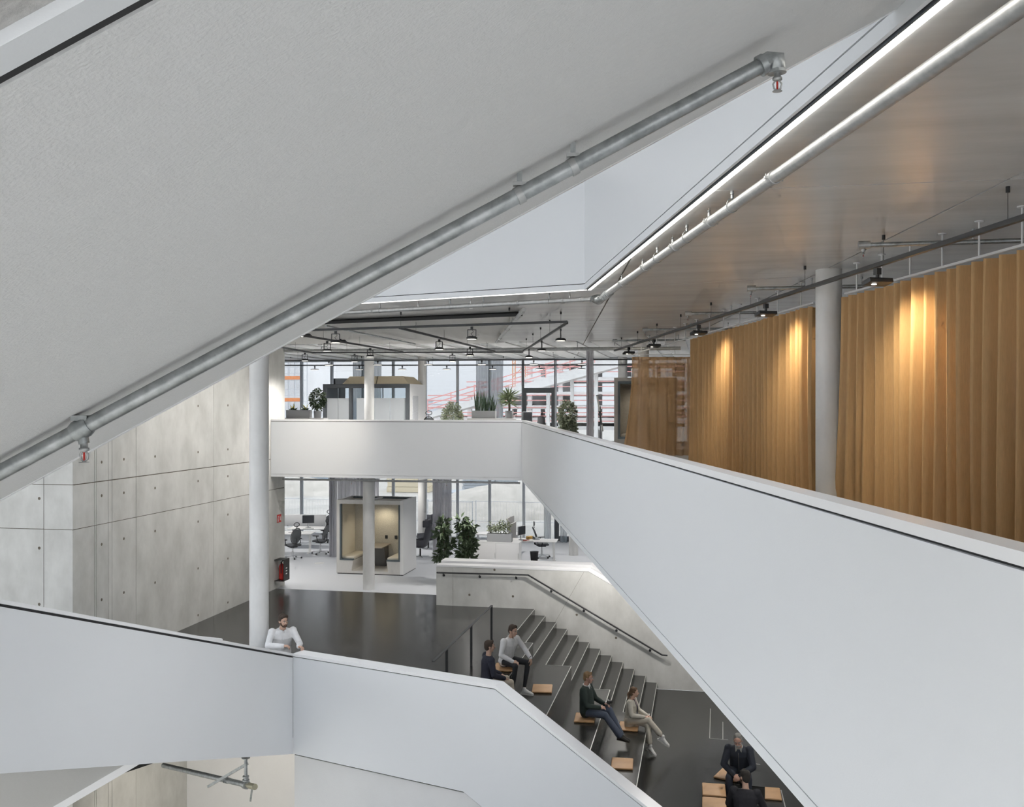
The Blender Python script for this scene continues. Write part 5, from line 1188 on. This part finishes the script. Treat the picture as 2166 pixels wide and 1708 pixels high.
def shoe(mb, ank, toe, up=Vector((0, 0, 1)), L=.27):
    """ank ankle joint; toe horizontal direction"""
    t = Vector(toe).normalized(); up = (Vector(up)-t*Vector(up).dot(t)).normalized(); sd = t.cross(up); heel = Vector(ank)-up*.065-t*.055
    rg = []
    for q, w, h in ((0, .030, .035), (.04, .036, .05), (.10, .038, .056), (.16, .044, .040), (.21, .043, .031), (.25, .033, .025), (.272, .012, .014)): rg.append((heel+t*q*L/.27+up*(h-.035), sd, up, w, h))
    loft(mb, rg, 14); cap(mb, Vector(ank)+up*.02, heel+t*.045, .04, .036)
def person(name, label, loc, rz, P, group=None):
    """P: pose in the figure's own frame (x its right, y forward, z up; origin under the pelvis)"""
    r = empty(name, loc, rz, label, 'person', group); s = P.get('s', 1.0); V = lambda q: Vector(q)*s
    pel = V(P['pelvis']); che = V(P['chest']); hd = V(P['head']); hf = Vector(P['face']).normalized()
    yaw = P.get('twist', 0.0); tx = Vector((math.cos(yaw), math.sin(yaw), 0)); px_ = Vector((1, 0, 0))
    spine = (che-pel).normalized(); ty = spine.cross(tx) * -1; ty = tx.cross(spine)*-1; ty = spine.cross(tx)
    py_ = spine.cross(px_)
    w = P.get('w', 1.0); thin = -.012
    sh = {1: che+tx*.175*s*w+spine*.0, -1: che-tx*.175*s*w}
    el = {1: V(P['elbow_r']), -1: V(P['elbow_l'])}; wr = {1: V(P['wrist_r']), -1: V(P['wrist_l'])}; kn = {1: V(P['knee_r']), -1: V(P['knee_l'])}; an = {1: V(P['ankle_r']), -1: V(P['ankle_l'])}
    hip = {1: pel+px_*.09*s, -1: pel-px_*.09*s}
    neck = che+spine*.075*s; up = P.get('up'); up = Vector(up).normalized() if up else (hd-neck).normalized()
    hx = hf.cross(up).normalized(); up = hx.cross(hf).normalized(); HM = Matrix((hx, hf, up)).transposed()
    def torso(mb, e, low=0.0):
        b = P.get('belly', 0.0)
        loft(mb, [(pel-spine*(.10+low)*s, px_, py_, (.12+e)*w*s, (.085+e)*s), (pel-spine*.02*s, px_, py_, (.165+e)*w*s, (.115+e)*s), (pel+(che-pel)*.30+py_*b*.3, px_*.8+tx*.2, py_, (.148+e)*w*s, (.105+e+b*.6)*s), (pel+(che-pel)*.55+py_*b*.2, (px_+tx).normalized(), (py_+ty).normalized(), (.155+e)*w*s, (.11+e+b*.3)*s),
                  (pel+(che-pel)*.82, tx, ty, (.180+e)*w*s, (.115+e)*s), (che+spine*.005*s, tx, ty, (.165+e)*w*s, (.085+e)*s), (che+spine*.05*s, tx, ty, (.085+e)*s, (.06+e)*s)])
        for q in (1, -1): mb.ell(sh[q], (.062+e)*s, (.062+e)*s, (.062+e)*s)
    def arm(mb, q, e, end=1.0):
        wv_ = el[q]+(wr[q]-el[q])*end; chain(mb, [sh[q], sh[q]+(el[q]-sh[q])*.5, el[q], el[q]+(wv_-el[q])*.4, wv_], [(.056+e)*s, (.050+e)*s, (.043+e)*s, (.042+e)*s, (.031+e)*s])
    def leg(mb, q, e, end=1.0, flare=0.0):
        av = kn[q]+(an[q]-kn[q])*end; chain(mb, [hip[q], hip[q]+(kn[q]-hip[q])*.5, kn[q], kn[q]+(av-kn[q])*.35, av], [(.090+e)*s, (.079+e)*s, (.060+e)*s, (.058+e)*s, (.042+e+flare)*s])
    B = MB(); torso(B, thin)
    for q, sd in ((1, 'r'), (-1, 'l')):
        arm(B, q, thin*.6 if P.get('sleeve', 1) > .9 else -.004); leg(B, q, thin)
        hd_ = V(P['hand_'+sd]) if 'hand_'+sd in P else wr[q]-el[q]; hand(B, wr[q], hd_, P.get('back_'+sd, (0, 0, 1)), q, P.get('curl', .5), s)
        cap(B, an[q], an[q]+Vector((0, 0, -.03)), .034, .03)
    cap(B, neck-spine*.02*s, hd-up*.06*s-hf*.012*s, .056*s, .052*s)
    B.ell(hd+up*.022*s-hf*.012*s, .074*s, .092*s, .092*s, 18, 12, HM); B.ell(hd-up*.04*s+hf*.022*s, .056*s, .066*s, .072*s, 16, 10, HM)
    B.ell(hd-up*.088*s+hf*.058*s, .026*s, .024*s, .022*s, 10, 8, HM)                                                   # chin
    cap(B, hd+hf*.082*s+up*.012*s, hd+hf*.106*s-up*.022*s, .0085*s, .0135*s, 8)                                       # nose
    for q in (1, -1): B.ell(hd+hx*q*.074*s-hf*.012*s-up*.008*s, .011*s, .021*s, .031*s, 10, 8, HM); B.ell(hd+hx*q*.031*s+hf*.076*s+up*.026*s, .022*s, .013*s, .009*s, 10, 6, HM); B.ell(hd+hx*q*.042*s+hf*.055*s-up*.025*s, .022*s, .022*s, .022*s, 10, 6, HM)
    remesh(B, 'body', P.get('skin', SKIN), r, .0075, 2)
    e = MB(); i_ = MB()
    for q in (1, -1):
        e.ell(hd+hx*q*.030*s+hf*.083*s+up*.012*s, .0135*s, .007*s, .0068*s, 10, 6, HM); i_.ell(hd+hx*q*.030*s+hf*.0885*s+up*.0115*s, .006*s, .0035*s, .0062*s, 8, 6, HM)
    e.build('eyes', EYEW, r); i_.build('irises', EYED, r)
    hm = P.get('hair')
    br = MB()
    for q in (1, -1): br.tube([hd+hx*q*.014*s+hf*.091*s+up*.031*s, hd+hx*q*.032*s+hf*.089*s+up*.036*s, hd+hx*q*.05*s+hf*.076*s+up*.031*s], .0045*s, 6)
    br.build('eyebrows', P.get('brow', hm), r)
    MB().tube([hd-hx*.024*s+hf*.079*s-up*.054*s, hd+hf*.089*s-up*.052*s, hd+hx*.024*s+hf*.079*s-up*.054*s], .006*s, 6).build('lips', LIPS, r)
    # hair
    H = MB(); style = P.get('style', 'short')
    if style == 'balding':
        for q in (1, -1): H.ell(hd+hx*q*.05*s-hf*.035*s+up*.0*s, .032*s, .055*s, .055*s, 12, 8, HM)
        H.ell(hd-hf*.068*s-up*.005*s, .060*s, .040*s, .065*s, 14, 10, HM); H.ell(hd+up*.055*s-hf*.015*s, .070*s, .078*s, .06*s, 14, 8, HM) if P.get('thin_top') else None
    else:
        H.ell(hd+up*.050*s-hf*.030*s, .081*s, .086*s, .080*s, 18, 10, HM); H.ell(hd-hf*.055*s+up*.0*s, .075*s, .058*s, .085*s, 16, 10, HM)
        v = P.get('volume', .02)
        rr = random.Random(len(label))
        for k in range(0 if style == 'crop' else 9):
            u = -.055+.11*k/8; H.ell(hd+hx*u*s+hf*(.040-.35*abs(u))*s+up*(.094+v*.5-.5*abs(u))*s, .022*s, .034*s, (.020+v*.35+rr.uniform(-.003, .005))*s, 10, 6, HM)
        for q in (1, -1): H.ell(hd+hx*q*.071*s-hf*.005*s+up*.03*s, .012*s, .036*s, .034*s, 10, 8, HM)
    remesh(H, 'hair', hm, r, .007, 1)
    if style == 'ponytail':
        chain_pts = [hd-hf*.09*s+up*.02*s, hd-hf*.135*s-up*.05*s, hd-hf*.135*s-up*.16*s, hd-hf*.10*s-up*.27*s]; q = MB(); chain(q, chain_pts, [.028*s, .032*s, .026*s, .010*s]); remesh(q, 'ponytail', hm, r, .007, 1)
    if 'beard' in P:
        q = MB(); q.ell(hd-up*.078*s+hf*.045*s, .052*s, .046*s, .036*s, 14, 8, HM)
        for k in (1, -1): q.ell(hd+hx*k*.056*s-up*.045*s+hf*.018*s, .012*s, .032*s, .036*s, 10, 8, HM)
        q.tube([hd-hx*.03*s+hf*.083*s-up*.052*s, hd-hx*.012*s+hf*.096*s-up*.040*s, hd+hx*.012*s+hf*.096*s-up*.040*s, hd+hx*.03*s+hf*.083*s-up*.052*s], .007*s, 8)
        remesh(q, 'beard', P['beard'], r, .006, 1)
    if P.get('glasses'):
        q = MB()
        for k in (1, -1):
            c = hd+hx*k*.031*s+hf*.098*s+up*.010*s; q.tube([c+hx*.022*s*math.cos(a)+up*.017*s*math.sin(a) for a in [i*2*math.pi/16 for i in range(17)]], .0022*s, 5, False); q.tube([hd+hx*k*.053*s+hf*.097*s+up*.014*s, hd+hx*k*.078*s+hf*.0*s+up*.012*s], .002*s, 5)
        q.tube([hd-hx*.009*s+hf*.100*s+up*.013*s, hd+hx*.009*s+hf*.100*s+up*.013*s], .002*s, 5); q.build('glasses', P['glasses'], r)
    # clothes
    S = MB(); torso(S, P.get('loose', .008), P.get('hem', 0.0))
    for q in (1, -1): arm(S, q, P.get('loose', .008), P.get('sleeve', .97))
    remesh(S, P.get('top_name', 'shirt'), P['top'], r, .011, 3)
    L = MB(); loft(L, [(pel-spine*.12*s, px_, py_, .115*w*s, .09*s), (pel-spine*.03*s, px_, py_, .172*w*s, .124*s), (pel+spine*.10*s, px_, py_, .156*w*s, .112*s)])
    for q in (1, -1): leg(L, q, P.get('tloose', .006), P.get('trouser', .95), P.get('flare', .012))
    remesh(L, 'trousers', P['legs'], r, .011, 3)
    for q, sd in ((1, 'r'), (-1, 'l')):
        F = MB(); shoe(F, an[q], P.get('toe_'+sd, (0, 1, 0)), P.get('sup_'+sd, (0, 0, 1))); o = remesh(F, 'shoe', P['shoes'], r, .008, 2)
        if P.get('sole'):
            t = Vector(P.get('toe_'+sd, (0, 1, 0))).normalized(); u_ = Vector(P.get('sup_'+sd, (0, 0, 1))); u_ = (u_-t*u_.dot(t)).normalized(); x_ = t.cross(u_); hl = an[q]-u_*.065-t*.055
            rg = [hl+t*a+x_*b-u_*.042 for a, b in ((-.035, 0), (-.01, .035), (.1, .038), (.19, .045), (.25, .033), (.275, 0), (.25, -.033), (.19, -.045), (.1, -.038), (-.01, -.035))]
            MB().hexa(rg, [p+u_*.022 for p in rg]).build('sole', P['sole'], o)
    if P.get('collar'):
        c = MB(); c.tube([neck-spine*.022*s+tx*.066*s*math.cos(a)+ty*.062*s*math.sin(a)+spine*(.012-.018*math.sin(a))*s for a in [i*2*math.pi/18 for i in range(19)]], .009*s, 8, False)
        for q in (1, -1): c.hexa([neck+ty*.066*s+tx*q*.01*s, neck+ty*.05*s+tx*q*.06*s+spine*.01*s, neck+ty*.088*s+tx*q*.055*s-spine*.075*s], [neck+ty*.078*s+tx*q*.01*s, neck+ty*.062*s+tx*q*.065*s+spine*.01*s, neck+ty*.10*s+tx*q*.055*s-spine*.075*s])
        c.build('collar', P['collar'], r)
    if P.get('placket'):
        c = MB(); n_ = 7; k0 = che+spine*.03*s+ty*.088*s; pts = [k0] + [pel+(che-pel)*t+ty*(.118+P.get('loose', .008)+P.get('belly', 0)*.3)*s for t in (.82, .55, .30, .08)]
        for a, b in zip(pts[:-1], pts[1:]): c.bar(a, b, .026*s, .006, ty)
        c.build('placket', P['placket'], r)
    return r, dict(neck=neck, tx=tx, ty=ty, spine=spine, pel=pel, che=che, sh=sh, el=el, wr=wr, kn=kn, an=an, s=s)

HAIR_BR = fab('dark_brown_hair', (.055, .038, .028)); HAIR_BL = fab('sandy_hair', (.24, .15, .075)); HAIR_GR = fab('grey_hair', (.22, .215, .20)); HAIR_BK = fab('black_brown_hair', (.03, .026, .022)); HAIR_LB = fab('light_brown_hair', (.14, .085, .05)); BEARD_GR = fab('grey_beard', (.45, .44, .42)); BEARD_BR = fab('brown_beard', (.10, .06, .04))
SHIRT_W = fab('white_shirt_cloth', (.78, .78, .79)); NAVY = fab('navy_knit', (.028, .030, .048)); GREENK = fab('dark_green_knit', (.028, .043, .038)); BLAZER = fab('cream_blazer_cloth', (.60, .57, .50)); JKT = fab('navy_jacket_cloth', (.025, .030, .042)); BLKSH = fab('black_jumper_cloth', (.022, .022, .028))
TRO_BK = fab('black_trouser_cloth', (.026, .028, .033)); JEANS = fab('blue_denim', (.085, .105, .15)); CHINO = fab('beige_chino', (.50, .44, .36)); CREAMT = fab('cream_trouser_cloth', (.58, .54, .46)); JEANS_D = fab('dark_denim', (.035, .042, .06))
SNKR = fab('white_sneaker', (.78, .78, .76)); SOLE = mat('pale_sole', (.70, .69, .66), .6); BROGUE = fab('dark_leather_shoe', (.03, .028, .025))
TAN = mat('tan_leather', (.52, .31, .155), .5, noise=.15, nscale=5, bump=.1, bscale=90)
def cushion(loc, rz, lab, s=.42, tilt=0.0):
    r = empty('seat_cushion', loc, rz, lab, 'cushion', 'tan leather seat cushions on the stair and stage'); r.rotation_euler[0] = tilt
    MB().rbox((0, 0, .022), s, s*1.36, .040, .016, seg=3).build('pad', TAN, r)
    q = MB()
    for a, b in (((-1, -1), (1, -1)), ((1, -1), (1, 1)), ((1, 1), (-1, 1)), ((-1, 1), (-1, -1))): q.tube([(a[0]*s*.495, a[1]*s*.675, .022), (b[0]*s*.495, b[1]*s*.675, .022)], .005, 6)
    q.build('seam', mat('tan_seam', (.30, .16, .07), .6), r); return r
D2R = math.radians
# man in a white shirt on the top tier
SEAT = dict(pelvis=(0, 0, .12))
pw = Vector((-4.10, 20.24, .06))
cushion((-4.13, 20.24, .001), 0.1, 'tan cushion under the man in the white shirt')
G, I = person('person', 'man in a white shirt and black trousers sitting forward on the top tier', pw, D2R(-124), dict(pelvis=(0, 0, .12), chest=(.0, .13, .56), head=(.01, .22, .77), face=(-.12, 1, -.20), up=(0, .1, 1),
    elbow_r=(.30, .16, .30), wrist_r=(.16, .36, .18), elbow_l=(-.30, .24, .36), wrist_l=(-.25, .48, .20), hand_r=(-.7, .6, -.25), back_r=(.4, .3, .9), hand_l=(.1, .35, -1), back_l=(-.3, .9, .3), curl=.45,
    knee_r=(.14, .42, .10), knee_l=(-.23, .42, .10), ankle_r=(.17, .36, -.445), ankle_l=(-.14, .40, -.445), toe_r=(.15, 1, 0), toe_l=(-.35, 1, 0), hair=HAIR_BR, top=SHIRT_W, legs=TRO_BK, shoes=SNKR, sole=SOLE, trouser=.88, flare=.0, tloose=-.004, loose=.012, volume=.035, w=1.1, collar=SHIRT_W, placket=SHIRT_W))
MB().tube([I['wr'][-1]+Vector((.034*math.cos(a), .010*math.sin(a), .030*math.sin(a)+.01)) for a in [k*2*math.pi/12 for k in range(13)]], .007, 6, False).build('wristwatch', BLKPL, G)
# man in a navy jumper seen from behind
cushion((-4.15, 18.62, .001), 0.05, 'tan cushion under the man in the navy jumper')
person('person', 'man in a navy jumper and beige trousers seen from behind above the parapet', (-4.15, 18.62, .06), D2R(-62), dict(pelvis=(0, 0, .12), chest=(0, .03, .57), head=(-.01, .06, .79), face=(.05, 1, -.05), up=(0, 0, 1),
    elbow_r=(.29, .06, .30), wrist_r=(.18, .30, .20), elbow_l=(-.28, .08, .30), wrist_l=(-.16, .32, .19), knee_r=(.15, .44, .10), knee_l=(-.14, .44, .10), ankle_r=(.16, .47, -.445), ankle_l=(-.14, .45, -.445),
    hair=HAIR_BR, w=1.1, top=NAVY, legs=CHINO, shoes=SNKR, sole=SOLE, loose=.014, top_name='jumper'))
# man in a green pullover
pg = Vector((-2.42, 20.35, -.99+.06)); cushion((-2.44, 20.33, -.989), .05, 'tan cushion under the man in the green pullover')
G, I = person('person', 'man in a dark green pullover and jeans holding a camera on the third tier', pg, D2R(-100), dict(pelvis=(0, 0, .12), chest=(0, .0, .58), head=(0, .05, .80), face=(-.05, 1, -.12), up=(0, .05, 1), w=1.16, belly=.06,
    elbow_r=(.29, .10, .30), wrist_r=(.12, .33, .24), elbow_l=(-.28, .12, .30), wrist_l=(-.13, .36, .25), hand_r=(-.5, .8, 0), back_r=(.5, .2, .8), hand_l=(.3, .9, .1), back_l=(-.5, .2, .8), curl=.6,
    knee_r=(.13, .45, .10), knee_l=(-.14, .46, .14), ankle_r=(.06, .74, -.31), ankle_l=(-.08, .72, -.33), toe_r=(-.1, 1, -.12), toe_l=(0, 1, -.1), hair=HAIR_BL, skin=SKIN2, top=GREENK, legs=JEANS, shoes=BROGUE, flare=.02, tloose=.012, loose=.014, collar=SHIRT_W, glasses=mat('silver_wire', (.5, .5, .5), .3, metal=.8), top_name='pullover', volume=.02))
r = empty('handheld_camera', pg+Vector((.46, .02, .31)), .3, 'small black camera held by the man in the green pullover', 'camera')
MB().rbox((0, 0, 0), .05, .12, .075, .008).build('body', BLKPL, r); MB().lathe([(.032, 0), (.032, .05), (.028, .06)], 16, M=Matrix.Translation((.02, 0, 0)) @ Matrix.Rotation(math.pi/2, 4, 'Y')).build('lens', BLKPL, r); MB().lathe([(.012, .035), (.012, .045)], 12, (0, .03, 0)).build('dial', SILV, r)
# woman in a cream suit
pf = Vector((-1.60, 21.47, -1.485+.06)); cushion((-1.62, 21.46, -1.484), 0.0, 'tan cushion under the woman in the cream suit')
G, I = person('person', 'woman with a ponytail in a cream suit sitting with crossed legs on the lowest tier', pf, D2R(-103), dict(s=.94, pelvis=(0, 0, .12), chest=(0, .05, .555), head=(-.0, .11, .765), face=(-.25, 1, .0), up=(0, .08, 1), w=.92,
    elbow_r=(.24, .12, .29), wrist_r=(.05, .36, .24), elbow_l=(-.24, .14, .29), wrist_l=(-.08, .40, .24), hand_r=(-.6, .8, -.1), back_r=(.2, .2, 1), hand_l=(.4, .9, -.1), back_l=(-.2, .2, 1),
    knee_r=(.02, .46, .17), knee_l=(.02, .43, .06), ankle_r=(.06, .80, -.16), ankle_l=(.10, .52, -.40), toe_r=(.1, .9, -.45), toe_l=(.35, .8, -.35), sup_l=(0, .3, 1), hair=HAIR_LB, style='ponytail', top=BLAZER, legs=CREAMT, shoes=SNKR, sole=SOLE, trouser=.78, flare=.016, tloose=.01, loose=.014, hem=.06, top_name='blazer', volume=.0))
n_ = I['neck']; q = MB()
q.hexa([n_+I['ty']*.062+I['tx']*.035, n_+I['ty']*.062-I['tx']*.035, n_+I['ty']*.14-I['spine']*.22], [n_+I['ty']*.075+I['tx']*.035, n_+I['ty']*.075-I['tx']*.035, n_+I['ty']*.15-I['spine']*.22]); q.build('blouse', fab('pale_blouse', (.50, .40, .38)), G)
q = MB(); q.tube([n_+I['tx']*.05+I['ty']*.05, n_+I['tx']*.02+I['ty']*.14-I['spine']*.15, n_+I['ty']*.155-I['spine']*.30, n_-I['tx']*.02+I['ty']*.14-I['spine']*.15, n_-I['tx']*.05+I['ty']*.05], .006, 6); q.build('lanyard', fab('dark_lanyard', (.06, .06, .10)), G)
# low bench blocks of the stage with two men
for x0, x1, y0_, y1_, lab in ((.02, 1.1, 18.75, 19.5, 'low black bench block under the man with the grey beard'), (-.04, .38, 16.4, 18.7, 'long low black bench block with two free cushions'), (.46, 1.1, 16.3, 17.15, 'low black bench block under the man seen from behind')):
    r = empty('bench_block', ((x0+x1)/2, (y0_+y1_)/2, ZB), 0, lab, 'bench'); w_, d_ = (x1-x0)/2, (y1_-y0_)/2
    MB().box(-w_, w_, -d_, d_, .02, .43).build('body', LINO_R, r); MB().box(-w_, w_, -d_, d_, .43, .45).build('top', LINO, r); MB().box(-w_+.03, w_-.03, -d_+.03, d_-.03, 0, .02).build('plinth', BLKPL, r)
zb = ZB+.45
cushion((.46, 19.18, zb+.001), -.35, 'tan cushion under the man with the grey beard'); cushion((.17, 18.36, zb+.001), .02, 'tan cushion on the bench block just beside the seated man seen from behind'); cushion((.17, 17.70, zb+.001), .0, 'tan cushion at the lower frame edge left of the man seen from behind')
G, I = person('person', 'man with grey beard and glasses in a dark jacket leaning forward with clasped hands', (.66, 19.08, zb+.06), D2R(172), dict(pelvis=(0, 0, .12), chest=(0, .16, .55), head=(.01, .28, .75), face=(-.02, 1, -.45), up=(0, .4, 1),
    w=1.1, style='crop', elbow_r=(.27, .28, .28), wrist_r=(.06, .46, .17), elbow_l=(-.27, .28, .28), wrist_l=(-.05, .47, .16), hand_r=(-.6, .6, -.4), back_r=(.3, .8, .5), hand_l=(.6, .6, -.4), back_l=(-.3, .8, .5), curl=.7,
    knee_r=(.15, .44, .10), knee_l=(-.20, .44, .10), ankle_r=(.15, .46, -.40), ankle_l=(-.19, .46, -.40), hair=HAIR_GR, beard=BEARD_GR, skin=SKIN2, glasses=mat('black_frames', (.02, .02, .02), .4), top=JKT, legs=JEANS_D, shoes=BROGUE, loose=.02, tloose=.01, collar=fab('grey_collar', (.30, .30, .28)), top_name='jacket', volume=.01))
q = MB(); q.bar(I['che']+I['ty']*.135+I['spine']*.02, I['pel']+I['ty']*.15+I['spine']*.05, .012, .006, (0, 1, 0)); q.build('zip', SILV, G)
person('person', 'dark-haired man in a black jumper seen from behind at the lower frame edge', (.66, 16.82, zb+.02), D2R(-8), dict(pelvis=(0, 0, .12), chest=(0, .12, .56), head=(-.02, .20, .775), face=(-.75, 1, -.25), up=(0, .25, 1), w=1.08,
    elbow_r=(.30, .20, .30), wrist_r=(.14, .42, .20), elbow_l=(-.29, .22, .30), wrist_l=(-.12, .43, .20), knee_r=(.18, .42, .10), knee_l=(-.06, .45, .10), ankle_r=(.2, .46, -.36), ankle_l=(-.04, .50, -.36),
    hair=HAIR_BK, beard=BEARD_BR, glasses=mat('black_frames', (.02, .02, .02), .4), top=BLKSH, legs=JEANS_D, shoes=BROGUE, loose=.018, volume=.03, top_name='jumper'))
# loose cushions
c_ = at_z(1147, 1460, -3*R); cushion((c_.x, c_.y, -3*R+.001), .12, 'tan cushion lying loose on the second tier beside the white shoes')
c_ = at_z(1316, 1619, -9*R); cushion((c_.x, c_.y, -9*R+.001), .05, 'tan cushion lying loose on the lowest tier near the parapet')
c_ = at_z(1628, 1682, ZB); cushion((c_.x, c_.y, ZB+.001), .0, 'tan cushion lying loose on the stage floor under the gallery')
# man leaning on the parapet
fdir = (FW*-.93+RT*.36).normalized(); rz = math.atan2(-fdir.x, fdir.y)
pl = floor_at(596, 18.22, 0)
person('person', 'bearded man in a white shirt leaning with folded arms on the parapet', pl, rz, dict(pelvis=(0, -.10, .93), chest=(0, .10, 1.37), head=(.0, .20, 1.585), face=(-.42, 1, -.20), up=(0, .12, 1),
    elbow_r=(.28, .20, 1.15), wrist_r=(.03, .38, 1.165), elbow_l=(-.30, .22, 1.14), wrist_l=(-.24, .46, 1.15), hand_r=(-.9, .3, 0), back_r=(0, .2, 1), hand_l=(-.5, .8, .05), back_l=(-.3, -.1, 1), curl=.8,
    knee_r=(.11, -.06, .50), knee_l=(-.11, -.04, .50), ankle_r=(.11, -.12, .085), ankle_l=(-.12, -.08, .085), hair=HAIR_BR, beard=BEARD_BR, top=SHIRT_W, legs=TRO_BK, shoes=BROGUE, collar=SHIRT_W, placket=SHIRT_W, loose=.014, volume=.03, w=1.08))
